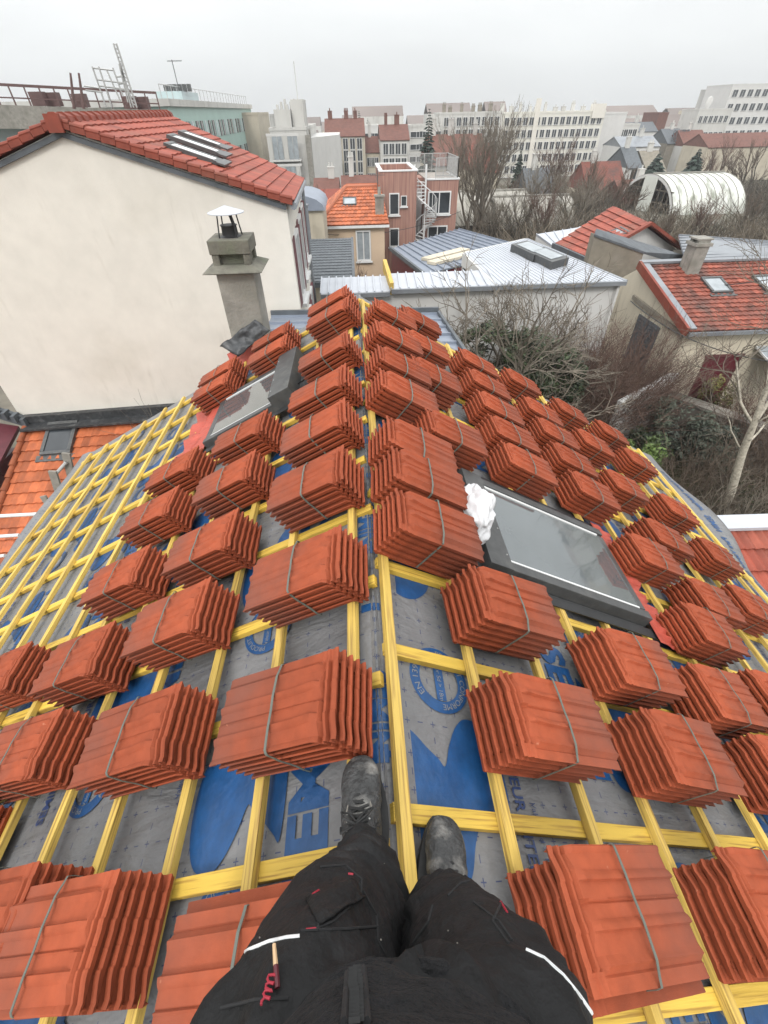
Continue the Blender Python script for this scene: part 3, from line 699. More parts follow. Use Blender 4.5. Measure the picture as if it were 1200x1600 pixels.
for (sd_, cn), L_ in cols.items():
    for i, it in enumerate(L_):
        far = 'farthest' if i == len(L_) - 1 and i > 1 else ORD[i]
        lb = f"strapped red tile stack, {far} in the {cn} on the {'left' if sd_ == 'L' else 'right'} slope"
        STK.append(place(-1 if sd_ == 'L' else 1, it[0], it[1], lb))
# white plastic bag caught between stack and roof window
mb = MB(); n, m = 44, 28; c = rp(1, .52, 1.69, .20); vs = []
for j in range(m + 1):
    t = math.pi * j / m
    for k in range(n):
        a = 2 * math.pi * k / n; d = Vector((math.sin(t) * math.cos(a), math.sin(t) * math.sin(a), math.cos(t)))
        q = 1 + .22 * noise.noise(d * 1.4) - .38 * abs(noise.noise(Vector((d.x * 2.2 + 3, d.y * 1.2, d.z * 4.5)))) - .26 * abs(noise.noise(Vector((d.x * 6, d.y * 2.5 + 5, d.z * 7)))) + .10
        p = Vector((d.x * .085 * q, d.y * .19 * q, d.z * .14 * q)); vs.append(rmat(1).to_3x3() @ p + c)
fs = [(j * n + k, (j + 1) * n + k, (j + 1) * n + (k + 1) % n, j * n + (k + 1) % n) for j in range(m) for k in range(n)]
mb.add(vs, fs); o = mb.build('plastic_bag', T['plastic'], None, smooth=180)
tag(o, 'crumpled white plastic bag tucked between ridge tile stacks and the large roof window', 'plastic bag')
sb = o.modifiers.new('s', 'SUBSURF'); sb.levels = 1; sb.render_levels = 1
# ------------------------------------------------------------------ ground
def gz(y): return GZ if y < 40 else GZ - .035 * (y - 40) if y < 400 else GZ - 12.6 - .028 * (y - 400)
mb = MB(); xs = [-2500, -600, -200, -80, -40, -20, -10, 0, 10, 20, 40, 80, 200, 600, 2500]; ys = [-800, -100, -20, 0, 10, 20, 30, 40, 60, 90, 130, 200, 300, 400, 900, 2000, 5000]
vs = [(x, y, gz(y)) for y in ys for x in xs]; n = len(xs)
mb.add(vs, [(j * n + i, j * n + i + 1, (j + 1) * n + i + 1, (j + 1) * n + i) for j in range(len(ys) - 1) for i in range(n - 1)])
tag(mb.build('ground', T['earth'], None), kind='structure')
# ------------------------------------------------------------------ building helpers
def tiled(mb, A, B, C_, D, rows, colsn, lift=.03, wave=.02, per=4, seed=1, th=.06, flat=False):
    """tiled slope: A-B ridge edge, D-C eave edge; overlapping courses with a wave per tile; per-face tint per tile"""
    A, B, C_, D = (Vector(p) for p in (A, B, C_, D)); n = (D - A).cross(B - A).normalized()
    if n.z < 0: n = -n
    r = random.Random(seed); nv = colsn * per
    if mb.t is None: mb.t = [.5] * len(mb.f)
    for i in range(rows):
        t0, t1 = i / rows, (i + 1.08) / rows
        base = len(mb.v); ring = []
        tr = [r.random() for _ in range(colsn + 1)]
        for t, hh in ((t0, .0), (t1, lift), (t1, lift - .035)):
            L_, R_ = A.lerp(D, t), B.lerp(C_, t)
            for k in range(nv + 1):
                f = k / nv; ph = (k % per) / per
                w_ = wave * (.5 - .5 * math.cos(2 * math.pi * ph)) if not flat else (wave if ph == 0 else 0)
                ring.append(L_.lerp(R_, f) + n * (hh + w_ + .012))
        q = nv + 1; fs = []
        for k in range(nv):
            fs += [(k, q + k, q + k + 1, k + 1), (q + k, 2 * q + k, 2 * q + k + 1, q + k + 1)]
            mb.t += [tr[k // per]] * 2
        a, b_, d = ring[0], ring[q], ring[1]
        if (ring[q] - ring[0]).cross(ring[1] - ring[0]).dot(n) < 0: fs = [f[::-1] for f in fs]
        mb.add(ring, fs)
    lo = len(mb.f); mb.slab([A, D, C_, B] if (D - A).cross(C_ - A).dot(n) > 0 else [A, B, C_, D], th, 0)
    mb.t += [.5] * (len(mb.f) - lo)
def tl(mb):
    if mb.t is not None: mb.t += [.5] * (len(mb.f) - len(mb.t))
def window(parent, c, wd, ht, face, frame=T['white'], pane=T['pane'], mull=1, depth=.06, sill=True, shutter=None, sub=True):
    """window on a wall; face = outward unit vector"""
    c = Vector(c); n = Vector(face).normalized(); x = Vector((0, 0, 1)).cross(n).normalized(); z = Vector((0, 0, 1)); mb = MB()
    def bar(px, pz, sx_, sz, d0, d1):
        p = c + x * px + z * pz
        mb.hexa([p - x * sx_ / 2 - z * sz / 2 + n * d0, p + x * sx_ / 2 - z * sz / 2 + n * d0, p + x * sx_ / 2 - z * sz / 2 + n * d1, p - x * sx_ / 2 - z * sz / 2 + n * d1,
                 p - x * sx_ / 2 + z * sz / 2 + n * d0, p + x * sx_ / 2 + z * sz / 2 + n * d0, p + x * sx_ / 2 + z * sz / 2 + n * d1, p - x * sx_ / 2 + z * sz / 2 + n * d1])
    t = min(.09, wd * .1)
    bar(0, ht / 2 - t / 2, wd, t, -.05, depth); bar(0, -ht / 2 + t / 2, wd, t, -.05, depth)
    for s in (-1, 1): bar(s * (wd / 2 - t / 2), 0, t, ht - 2 * t, -.05, depth)
    for k in range(mull): bar(wd * ((k + 1) / (mull + 1) - .5), 0, t * .8, ht - 2 * t, -.05, depth * .8)
    if sill: bar(0, -ht / 2 - .05, wd + .16, .08, -.05, depth + .09)
    o = mb.build('window', frame, parent)
    mb = MB(); bar(0, 0, wd - 2 * t + .01, ht - 2 * t + .01, -.05, .012)
    mb.build('pane', pane, o)
    if shutter:
        mb = MB()
        for s in (-1, 1): bar(s * (wd * .75 + .02), 0, wd * .5, ht, -.02, .05)
        mb.build('shutter', shutter, o)
    return o
def velux(parent, A, B, D, u, v, wd, ht, name='roof_window', pane=T['pane2'], low=1.0):
    """small roof window on a slope: A ridge-left, B ridge-right, D eave-left; u across 0-1, v down 0-1; wd,ht in metres"""
    A, B, D = Vector(A), Vector(B), Vector(D); x = (B - A).normalized(); y = (D - A); y = (y - x * y.dot(x)).normalized(); n = x.cross(y)
    if n.z < 0: n = -n
    c = A + (B - A) * u + (D - A) * v; mb = MB()
    def bx(px, py, sx_, sy_, h0, h1, mi=0):
        p = c + x * px + y * py
        q = [p + x * a * sx_ / 2 + y * b_ * sy_ / 2 for a, b_ in ((-1, -1), (1, -1), (1, 1), (-1, 1))]
        mb.hexa([k + n * h0 for k in q] + [k + n * h1 for k in q], mi)
    f = .09
    bx(0, -ht / 2 + f / 2, wd, f, 0, .14 * low); bx(0, ht / 2 - f / 2, wd, f, 0, .12 * low)
    for s in (-1, 1): bx(s * (wd / 2 - f / 2), 0, f, ht - 2 * f, 0, .13 * low)
    bx(0, ht / 2 + .09, wd + .2, .18, .03, .065)
    o = mb.build(name, T['dkmetal'], parent)
    mb = MB(); bx(0, 0, wd - 2 * f + .01, ht - 2 * f + .01, .02, .11 * low)
    mb.build('pane', pane, o); return o
def seams(mb, A, B, C_, D, n, h=.045, w_=.04, along=True, mi=0, th=.08):
    """standing seam sheet: A-B top edge, D-C lower edge"""
    A, B, C_, D = (Vector(p) for p in (A, B, C_, D)); nr = (B - A).cross(D - A).normalized()
    q = [A, B, C_, D]
    if nr.z < 0: nr = -nr
    else: pass
    qq = [A, D, C_, B] if (D - A).cross(C_ - A).dot(nr) > 0 else [A, B, C_, D]
    mb.slab(qq, th, mi)
    for k in range(n + 1):
        f = k / n
        p, r_ = (A.lerp(B, f), D.lerp(C_, f)) if along else (A.lerp(D, f), B.lerp(C_, f))
        mb.beam(p + nr * h / 2, r_ + nr * h / 2, w_, h, nr, mi)
def prism(mb, base, z0, z1, mi=0):
    """vertical prism over a ground polygon (ccw)"""
    k = len(base); vs = [(p[0], p[1], z0) for p in base] + [(p[0], p[1], z1) for p in base]
    mb.add(vs, [tuple(range(k))[::-1], tuple(range(k, 2 * k))] + [(i, (i + 1) % k, k + (i + 1) % k, k + i) for i in range(k)], mi)
def stack_chimney(parent, x, y, z0, z1, wd, dp, m=T['concrete'], pots=2):
    mb = MB(); mb.b2((x - wd / 2, y - dp / 2, z0), (x + wd / 2, y + dp / 2, z1)); mb.b2((x - wd / 2 - .06, y - dp / 2 - .06, z1), (x + wd / 2 + .06, y + dp / 2 + .06, z1 + .1))
    for k in range(pots):
        px = x + wd * ((k + .5) / pots - .5); mb.tube([(px, y, z1 + .09), (px, y, z1 + .5)], [.11, .09], 8)
    return mb.build('chimney', m, parent)
# ------------------------------------------------------------------ white rendered house on the left
Ya, Yb = 11.0, 18.0
ap, er = at(90, 190, Ya), Vector((-1.36, Ya, .22)); el = ap + (ap - er) * 1.0; el.z = er.z; el.y = Ya
ap2, er2 = Vector((ap.x - .05, Yb, ap.z + .05)), Vector((-1.70, Yb, -.05)); el2 = Vector((el.x, Yb, -.02))
hs = thing('rendered_house', 'tall house with blank stained cream gable wall and red tiled roof left of the chimney', 'house', (ap.x, 14, GZ))
mb = MB(); k = .10
f = [Vector((el.x, Ya, GZ)), Vector((er.x, Ya, GZ)), er - Vector((0, 0, k)), ap - Vector((0, 0, k)), el - Vector((0, 0, k))]
b_ = [Vector((el2.x, Yb, GZ)), Vector((er2.x, Yb, GZ)), er2 - Vector((0, 0, k)), ap2 - Vector((0, 0, k)), el2 - Vector((0, 0, k))]
mb.add(f + b_, [(0, 1, 2, 3, 4), (9, 8, 7, 6, 5)] + [((i + 1) % 5, i, 5 + i, 5 + (i + 1) % 5) for i in range(5)])
mb.build('wall', T['render'], hs)
o_ = Vector((0, -.12, 0)); mb = MB()
ov = (er - ap).normalized() * .16
tiled(mb, ap + o_, ap2, er2 + ov, er + ov + o_, 14, 20, .028, .016, 4, 3)
ovl = (el - ap).normalized() * .16
tiled(mb, ap2, ap + o_, el + ovl + o_, el2 + ovl, 14, 20, .028, .016, 4, 4)
rf = mb.build('roof', T['roofred'], hs, smooth=40)
mb = MB()      # verge tiles along both gable edges
for P, Q, n in ((ap, er + ov, 17), (ap, el + ovl, 17)):
    for i in range(n):
        a, c = P.lerp(Q, i / n), P.lerp(Q, (i + .985) / n)
        up = Vector((0, 0, 1)); a = a + Vector((0, -.13, .0)); c = c + Vector((0, -.13, .022))
        mb.beam(a - up * .03, c - up * .03, .03, .085); mb.tube([a + up * .035 + Vector((0, .03, 0)), c + up * .035 + Vector((0, .03, 0))], [.034, .040], 8)
mb.build('verge_tiles', T['roofred'], rf, smooth=40)
mb = MB(); n = 22
for i in range(n):
    a, c = (ap + o_).lerp(ap2, i / n), (ap + o_).lerp(ap2, (i + 1.0) / n)
    mb.tube([a + Vector((0, 0, -.01)), c + Vector((0, 0, -.01))], [.15, .115], 10)
mb.box(ap + Vector((0, -.15, -.02)), (.26, .07, .26))
mb.build('ridge_tiles', T['roofred'], rf)
mb = MB()
for Q in (er, el):
    d = (Q - ap).normalized(); mb.beam(ap + Vector((0, -.05, -.17)), Q + Vector((0, -.05, -.15)), .05, .08)
mb.build('flashing', T['slate'], hs)
mb = MB(); mb.tube([er + Vector((.16, -.1, -.12)), er2 + Vector((.16, 0, -.12))], .07, 8); mb.tube([er2 + Vector((.1, -.2, -.15)), Vector((er2.x + .1, er2.y - .2, GZ))], .05, 8); mb.build('gutter', T['zinc'], hs)
for u, a, b__ in ((.22, .34, .60), (.40, .27, .55), (.58, .25, .50)):   # three narrow roof windows seen on edge
    v = (a + b__) / 2; velux(hs, ap + o_, ap2, er + ov + o_, u, v, .60, (b__ - a) * (er - ap).length, pane=T['white'], low=.55)
for z_, y_ in ((-1.3, 12.3), (-1.3, 14.4), (-1.3, 16.4), (-3.7, 12.3), (-3.7, 14.4), (-3.7, 16.4)):
    xx = er.x + (er2.x - er.x) * (y_ - Ya) / (Yb - Ya)
    window(hs, (xx, y_, z_), .9, 1.45, (1, 0, 0), shutter=T['maroon'])
# ------------------------------------------------------------------ low orange roof against the white house
lr = thing('lean_to_building', 'low building under bright orange tiles leaning on the cream house wall', 'outbuilding', (-6, 9, GZ))
A, B = Vector((-9.0, Ya - .02, -4.55)), Vector((-2.1, Ya - .02, -4.30)); D, C_ = Vector((-9.0, 4.4, -7.35)), Vector((-2.1, 4.4, -7.10))
mb = MB(); tiled(mb, A, B, C_, D, 23, 34, .04, .028, 5, 7)
mb.build('roof', T['rooforange'], lr, smooth=40)
mb = MB(); prism(mb, [(-8.9, 4.7), (-3.3, 4.7), (-3.3, Ya - .03), (-8.9, Ya - .03)], GZ, -7.35)
f = [Vector((-8.9, Ya - .03, -7.34)), Vector((-8.9, 4.75, -7.34)), Vector((-8.9, Ya - .03, -4.75))]
mb.add(f + [v + Vector((5.6, 0, .1)) for v in f], [(0, 1, 2), (5, 4, 3), (0, 3, 4, 1), (1, 4, 5, 2), (2, 5, 3, 0)])
mb.build('wall', T['wallbeige'], lr)
mb = MB(); mb.beam(A + Vector((0, -.05, .12)), B + Vector((0, -.05, .12)), .16, .22); mb.beam(A + Vector((0, -.25, .0)), B + Vector((0, -.25, .0)), .4, .05); mb.build('flashing', T['lead'], lr)
mb = MB(); n = 20
for i in range(n):
    a, c = A.lerp(D, i / n), A.lerp(D, (i + 1.05) / n); mb.tube([a + Vector((.03, 0, .07)), c + Vector((.03, 0, .09))], [.07, .085], 8)
mb.build('verge_tiles', T['rooforange'], lr, smooth=50)
nr_ = (D - A).cross(B - A).normalized(); ry = ray(97, 686); o0 = Vector((0, 0, CH)); p = o0 + ry * ((A - o0).dot(nr_) / ry.dot(nr_))
velux(lr, A, B, D, (p.x - A.x) / (B.x - A.x), (Ya - p.y) / (Ya - 4.4), .78, 1.0, pane=T['pane'])
# dark maroon lean-to left of it
ms = thing('maroon_canopy', 'dark maroon canopy with curved brackets at the left edge beside the orange roof', 'canopy', (-10.2, 10, GZ))
mb = MB(); mb.slab([(-13, 10.9, -3.6), (-13, 7.5, -4.6), (-9.35, 7.5, -5.6), (-9.25, 10.9, -4.6)], .12); mb.b2((-12.8, 9.9, GZ), (-9.6, 10.8, -5.2))
mb.build('roof', T['maroon'], ms)
mb = MB()
for k in range(22):
    t = k / 21; mb.box(Vector((-12.9, 10.85, -2.35)).lerp(Vector((-8.95, 10.85, -4.42)), t), (.10, .24, .20))
mb.beam((-12.9, 10.93, -2.45), (-8.95, 10.93, -4.52), .1, .3)
mb.build('dentil_edge', T['slate'], ms)
mb = MB(); mb.tube([(-9.5, 9.6, -5.2), (-9.15, 9.3, -5.0), (-8.95, 9.0, -5.0)], .04, 8); mb.build('pipe', T['white'], ms)
# scaffold boards and rails at the left eave
sc = thing('scaffold_boards', 'weathered grey boards and brackets standing up behind the left eave', 'scaffold', at(95, 745, 5.6))
mb = MB(); P = [at(103, 708, 5.75), at(108, 760, 5.65), at(82, 736, 5.6), at(90, 782, 5.5)]
mb.beam(P[0], P[1] + Vector((0, 0, -.25)), .11, .04, (0, 1, 0)); mb.beam(P[2], P[3] + Vector((0, 0, -.25)), .11, .04, (0, 1, 0))
mb.beam(at(67, 775, 5.4), at(80, 795, 5.35), .09, .03, (0, 1, 0))
mb.build('board', T['wood_old'], sc)
mb = MB(); mb.tube([at(104, 722, 5.7), at(86, 742, 5.6)], .025, 8); mb.tube([at(108, 750, 5.6), at(90, 772, 5.5)], .025, 8)
mb.build('bracket', T['steel'], sc)
for k, (a, b_) in enumerate((((-30, 808), (62, 803)), ((-30, 840), (30, 836)), ((-30, 872), (8, 868)))):
    mb = MB(); mb.tube([at(*a, 5.6), at(*b_, 5.5)], .028, 8)
    tag(mb.build('scaffold_tube', T['white']), ['white scaffold tube highest of three in front of the orange roof', 'white scaffold tube in the middle of three beside the left eave', 'white scaffold tube lowest of three at the left picture edge'][k], 'scaffold tube', 'scaffold tubes by the left eave')
# ------------------------------------------------------------------ zinc annex just beyond the far gable
an = thing('zinc_annex', 'low annex with grey standing seam zinc roof just beyond the tile stacks', 'annex', (0, 8, GZ))
mb = MB(); A, B, C_, D = (-2.05, 10.9, -2.05), (1.88, 10.9, -2.12), (1.86, 5.4, -1.55), (-2.05, 5.4, -1.5)
seams(mb, A, B, C_, D, 9, .05, .05, False); mb.build('roof', T['zincblue'], an)
mb = MB(); mb.beam((1.9, 10.95, -2.1), (1.88, 5.4, -1.53), .06, .12); mb.beam((-2.05, 10.94, -1.98), (1.9, 10.94, -2.04), .07, .14); mb.build('edge_trim', T['slate'], an)
mb = MB(); prism(mb, [(-2.0, 5.45), (1.8, 5.45), (1.8, 10.85), (-2.0, 10.85)], GZ, -2.25); mb.build('wall', T['wallgrey'], an)
# ------------------------------------------------------------------ dark slate roofed shed beyond the white house
sh = thing('slate_shed', 'small building with dark slate roof between white house and peach house', 'outbuilding', (-2.5, 23, GZ))
Yf = 20.0; L0, R0 = at(474, 440, Yf), at(551, 441, Yf); Yk = 27.0; L1, R1 = at(474, 372, Yk), at(541, 375, Yk)
L0.z = R0.z = (L0.z + R0.z) / 2; L1.z = R1.z = (L1.z + R1.z) / 2; R1.x = R0.x; L0.x = L1.x = -3.6
mb = MB(); tiled(mb, L1, R1, R0, L0, 16, 20, .03, .012, 3, 9); mb.build('roof', T['slate'], sh)
mb = MB(); mb.beam(L0 + Vector((0, -.06, -.08)), R0 + Vector((0, -.06, -.08)), .12, .2); mb.beam(R1 + Vector((.05, 0, -.03)), R0 + Vector((.05, 0, -.03)), .12, .18); mb.build('gutter', T['slate'], sh)
mb = MB(); prism(mb, [(L0.x, Yf + .2), (R0.x - .15, Yf + .2), (R0.x - .15, Yk), (L0.x, Yk)], GZ, L0.z - .1); mb.build('wall', T['wallbeige'], sh)
# beige tower-like annex with rounded zinc roof
bz = thing('beige_outbuilding', 'beige outbuilding with flue pipe and curved zinc roof left of the peach house', 'outbuilding', (-3.5, 30, GZ))
Yq = 29.0; a, c = at(470, 330, Yq), at(504, 330, Yq)
mb = MB(); prism(mb, [(a.x - 1.5, Yq), (c.x, Yq), (c.x, Yq + 4), (a.x - 1.5, Yq + 4)], GZ, a.z); mb.build('wall', T['wallbeige'], bz)
mb = MB(); n = 8; w2 = (c.x - a.x + 1.5) / 2 + .15; cx_ = (a.x - 1.5 + c.x) / 2
vs = [(cx_ - math.cos(math.pi * k / n) * w2, y_, a.z + .02 + math.sin(math.pi * k / n) * .7) for y_ in (Yq - .15, Yq + 4.1) for k in range(n + 1)]
mb.add(vs, [(k + 1, k, n + 1 + k, n + 2 + k) for k in range(n)] + [tuple(range(n + 1)), tuple(range(2 * n + 1, n, -1))]); mb.build('roof', T['zincblue'], bz, smooth=40)
mb = MB(); p = at(477, 322, 27.6); mb.tube([Vector((p.x, 27.6, -5.2)), p], .13, 10); mb.tube([p, p + Vector((0, 0, .08))], .18, 10); mb.build('flue', T['zinc'], bz, smooth=40)
# ------------------------------------------------------------------ peach house with hipped orange roof
ph = thing('peach_house', 'small peach house with bright orange hipped roof and one tall curtained window', 'house', (0, 35, GZ))
Y0 = 33.0; xl, xr = at(503, 353, Y0).x, at(603, 350, Y0).x; ze = at(553, 351, Y0).z; Yr = 38.5
zr = at(562, 293, Yr).z; rl, rr = at(541, 293, Yr), at(592, 291, Yr)
mb = MB(); prism(mb, [(xl + .1, Y0), (xr - .1, Y0), (xr - .1, Y0 + 9), (xl + .1, Y0 + 9)], GZ - .3, ze); mb.build('wall', T['wallpeach'], ph)
mb = MB(); rl = Vector((rl.x, Yr, zr)); rr = Vector((xr - .02, Yr, zr)); e = .2
tiled(mb, rl, rr, (xr + e, Y0 - e, ze), (xl - e, Y0 - e, ze), 11, 16, .05, .03, 4, 12)
tiled(mb, rl + Vector((0, 2, 0)), rl, (xl - e, Y0 - e, ze), (xl - e, Y0 + 9, ze), 11, 8, .05, .03, 4, 13)
mb.slab([(xl - e, Y0 + 9, ze), (xr + e, Y0 + 9, ze), tuple(rr + Vector((0, 2, 0))), tuple(rl + Vector((0, 2, 0)))], .05)
mb.slab([tuple(rl), tuple(rl + Vector((0, 2, 0))), tuple(rr + Vector((0, 2, 0))), tuple(rr)][::-1], .05); tl(mb)
rf = mb.build('roof', T['rooforange'], ph, smooth=40)
mb = MB(); mb.tube([rl, (xl - e, Y0 - e, ze + .05)], .14, 6); mb.tube([rl, rr], .13, 6); mb.build('ridge_tiles', T['rooforange'], rf)
mb = MB(); mb.b2((xl - e, Y0 - e - .08, ze - .16), (xr + e, Y0 - e + .05, ze - .02)); mb.build('gutter', T['white'], ph)
p = at(568, 384, Y0); window(ph, p, .95, 1.75, (0, -1, 0), pane=T['pane2'], depth=.09)
velux(ph, rl, rr, (xl - e, Y0 - e, ze), .40, .42, .9, 1.1)
p = at(593, 318, 34.2); stack_chimney(ph, p.x, 34.3, ze + .3, p.z + .35, .55, .5, T['concrete'], 1)
mb = MB(); q = at(590, 288, 37.2); mb.tube([Vector((q.x, 37.2, zr - .2)), q + Vector((0, 0, .9))], .03, 5); mb.beam(q + Vector((-.5, 0, .5)), q + Vector((.5, 0, .5)), .03, .03); mb.build('antenna', T['dkmetal'], ph)
# ------------------------------------------------------------------ timber clad building with spiral stair
wc = thing('timber_clad_building', 'flat roofed building clad in reddish timber with white spiral stair and roof terrace', 'building', (4.5, 42, GZ))
Y0 = 38.0; x0 = at(593, 268, Y0).x; x1 = at(652, 268, Y0).x; zt = at(620, 268, Y0).z; Y1 = 44.0; x2 = at(717, 281, Y0 + 2).x; zt2 = at(690, 281, Y0 + 2).z
mb = MB(); prism(mb, [(x0, Y0), (x1, Y0), (x1, Y1), (x0, Y1)], GZ - .5, zt - .55)
t = .22
for lo, hi in (((x0, Y0, zt - .55), (x1, Y0 + t, zt)), ((x0, Y1 - t, zt - .55), (x1, Y1, zt)), ((x0, Y0 + t, zt - .55), (x0 + t, Y1 - t, zt)), ((x1 - t, Y0 + t, zt - .55), (x1, Y1 - t, zt))): mb.b2(lo, hi)
xs_ = x1 + .9; mb.b2((xs_, Y0 + 2, GZ - .5), (x2, Y1 + 1, zt2)); mb.b2((x1 + .003, Y0 + 4, GZ - .5), (xs_ - .003, Y1, zt2 - .02))
mb.build('cladding', T['clad'], wc)
mb = MB(); e = .05
for lo, hi in (((x0 - e, Y0 - e, zt), (x1 + e, Y0 + t, zt + .08)), ((x0 - e, Y1 - t, zt), (x1 + e, Y1 + e, zt + .08)), ((x0 - e, Y0 + t, zt), (x0 + t, Y1 - t, zt + .08)), ((x1 - t, Y0 + t, zt), (x1 + e, Y1 - t, zt + .08)), ((xs_, Y0 + 2 - e, zt2), (x2 + e, Y0 + 2.15, zt2 + .1)), ((x2 - .15, Y0 + 2.16, zt2), (x2 + e, Y1 + 1, zt2 + .1))): mb.b2(lo, hi)
mb.build('coping', T['white'], wc)
mb = MB(); mb.b2((xs_, Y0 + 2.16, zt2), (x2 - .16, Y1 + 1, zt2 + .05)); mb.build('terrace_deck', T['deck'], wc)
mb = MB(); za, zb = zt2 + .1, zt2 + 1.25     # terrace railing
def rail(a, c, n):
    a, c = Vector(a), Vector(c)
    for h in (za + .15, zb): mb.beam((a.x, a.y, h), (c.x, c.y, h), .05, .05)
    for k in range(n + 1):
        p = a.lerp(c, k / n); mb.beam((p.x, p.y, za), (p.x, p.y, zb), .025 if k % 6 else .06, .025 if k % 6 else .06, (0, 1, 0))
rail((xs_ + .7, Y0 + 2.05, 0), (x2 - .1, Y0 + 2.05, 0), 18); rail((x2 - .1, Y0 + 2.05, 0), (x2 - .1, Y1 + .8, 0), 24); rail((x1 + .1, Y1 + .8, 0), (x2 - .1, Y1 + .8, 0), 30)
mb.build('railing', T['steel'], wc)
cx_, cy_ = x1 + .75, Y0 + 1.0                 # spiral stair
st = MB(); st.tube([(cx_, cy_, GZ), (cx_, cy_, zt2 + 1.0)], .07, 8)
zz = GZ + .2; N = 30; rail_p = []
for k in range(N):
    a0 = -.4 - k * .33; a1 = a0 - .33; z_ = GZ + (zt2 - GZ) * (k + 1) / N; r0, r1 = .08, .85
    q = [Vector((cx_ + r * math.cos(a), cy_ + r * math.sin(a), z_)) for r, a in ((r0, a0), (r1, a0), (r1, a1), (r0, a1))]
    st.slab(q[::-1], .05)
    rail_p.append(Vector((cx_ + .87 * math.cos(a0), cy_ + .87 * math.sin(a0), z_ + .95)))
    st.tube([Vector((cx_ + .87 * math.cos(a0), cy_ + .87 * math.sin(a0), z_ - .1)), rail_p[-1]], .018, 4)
st.tube(rail_p, .03, 5); st.tube([p - Vector((0, 0, .98)) for p in rail_p], .05, 5)
st.build('spiral_stair', T['white'], wc)
for (px, py, w_, h_, Yw, m_) in ((616, 319, .72, 1.3, Y0, 0), (631, 314, .42, .62, Y0, 0), (616, 371, .72, 1.2, Y0, 0), (686, 317, 1.75, 1.45, Y0 + 2, 1), (683, 367, 1.55, 1.25, Y0 + 2, 1)):
    window(wc, at(px, py, Yw), w_, h_, (0, -1, 0), mull=m_, depth=.05)
mb = MB(); p = at(634, 380, 37.6); mb.b2((x1 + .02, Y0 + 3.9, GZ), (xs_ - .02, Y0 + 3.98, zt2 - .8)); mb.build('stair_back', T['white'], wc)
# ------------------------------------------------------------------ blue-grey zinc roof with two long rooflights
zb_ = thing('zinc_roof_building', 'low brick building under blue grey standing seam roof with two long cream rooflights', 'building', (6, 31, GZ))
P = {k: at(*v) for k, v in {'A': (612, 388, 31.5), 'B': (716, 358, 37.5), 'C': (800, 385, 33.0), 'D': (664, 428, 25.5)}.items()}
A, B, C_, D = P['A'], P['B'], P['C'], P['D']; C_ = B + D - A + Vector((2.0, 0, -.1))
mb = MB(); seams(mb, B, C_, D, A, 13, .08, .05, False); mb.build('roof', T['zincblue'], zb_)
mb = MB(); q = [A, D, C_, B]; k = len(q)
vs = [(p.x, p.y, GZ) for p in q] + [(p.x, p.y, p.z - .12) for p in q]
mb.add(vs, [(i, (i + 1) % k, k + (i + 1) % k, k + i) for i in range(k)]); mb.build('wall', T['maroon'], zb_)
mb = MB(); mb.beam(A + Vector((-.08, 0, 0)), D + Vector((-.08, 0, 0)), .14, .2); mb.build('gutter', T['slate'], zb_)
nr = (B - A).cross(D - A).normalized(); nr = nr if nr.z > 0 else -nr
for f0, f1 in ((.40, .50), (.54, .64)):
    mb = MB(); q = []
    for (f, g) in ((f0, .10), (f1, .14), (f1, .56), (f0, .52)):
        q.append(A.lerp(D, f + .22).lerp(B.lerp(C_, f + .22), g))
    mb.slab([p + nr * .16 for p in (q if (q[1] - q[0]).cross(q[2] - q[0]).dot(nr) > 0 else q[::-1])], .14); mb.build('rooflight', T['wallcream'], zb_)
# ------------------------------------------------------------------ long white building with pale zinc roofs
wb = thing('white_building', 'low white building with pale zinc roof and two dark rooflights behind the fig tree', 'building', (5, 20, GZ))
Yw = 17.0; zw = -3.18; xR = 9.50
mb = MB(); prism(mb, [(-1.2, Yw), (xR, Yw), (xR, Yw + .5), (4.9, Yw + .5), (4.9, Yw + 1.4), (-1.2, Yw + 1.4)], GZ, zw - .12); mb.build('wall', T['wallwhite'], wb)
mb = MB(); a = at(655, 424, Yw + 4.2); seams(mb, (1.25, Yw + 1.5, zw + .10), (5.0, Yw + 1.5, zw + .10), (4.95, Yw - .15, zw), (1.2, Yw - .15, zw), 12, .05, .045, True)
seams(mb, (-1.3, Yw + 1.2, zw + .10), (1.15, Yw + 1.2, zw + .10), (1.15, Yw - .15, zw - .08), (-1.3, Yw - .15, zw - .08), 9, .05, .045, True)
q = [(4.05, Yw + 3.2, -2.62), (8.6, Yw + 8.6, -2.2), (xR + .15, Yw - .15, zw), (4.95, Yw - .15, zw + .02)]
B, C_, D = at(822, 373, 23.0), Vector((xR + .15, Yw - .15, zw)), Vector((5.02, Yw - .15, zw + .03))
nn_ = (C_ - B).cross(D - B).normalized(); ry = ray(726, 395); o0 = Vector((0, 0, CH)); A = o0 + ry * ((B - o0).dot(nn_) / ry.dot(nn_))
seams(mb, B, C_, D, A, 26, .022, .022, False); mb.build('roof', T['zincwhite'], wb)
RA, RB, RC, RD = A, B, C_, D
mb = MB()
for a, b_ in (((-1.3, Yw - .2, zw - .14), (1.15, Yw - .2, zw - .14)), ((1.2, Yw - .2, zw - .06), (5.0, Yw - .2, zw - .06)), ((5.02, Yw - .2, zw - .05), (xR + .18, Yw - .2, zw - .06)), ((xR + .2, Yw - .15, zw - .05), (B.x + .05, B.y, B.z - .06))): mb.beam(a, b_, .12, .14)
mb.build('gutter', T['zinc'], wb)
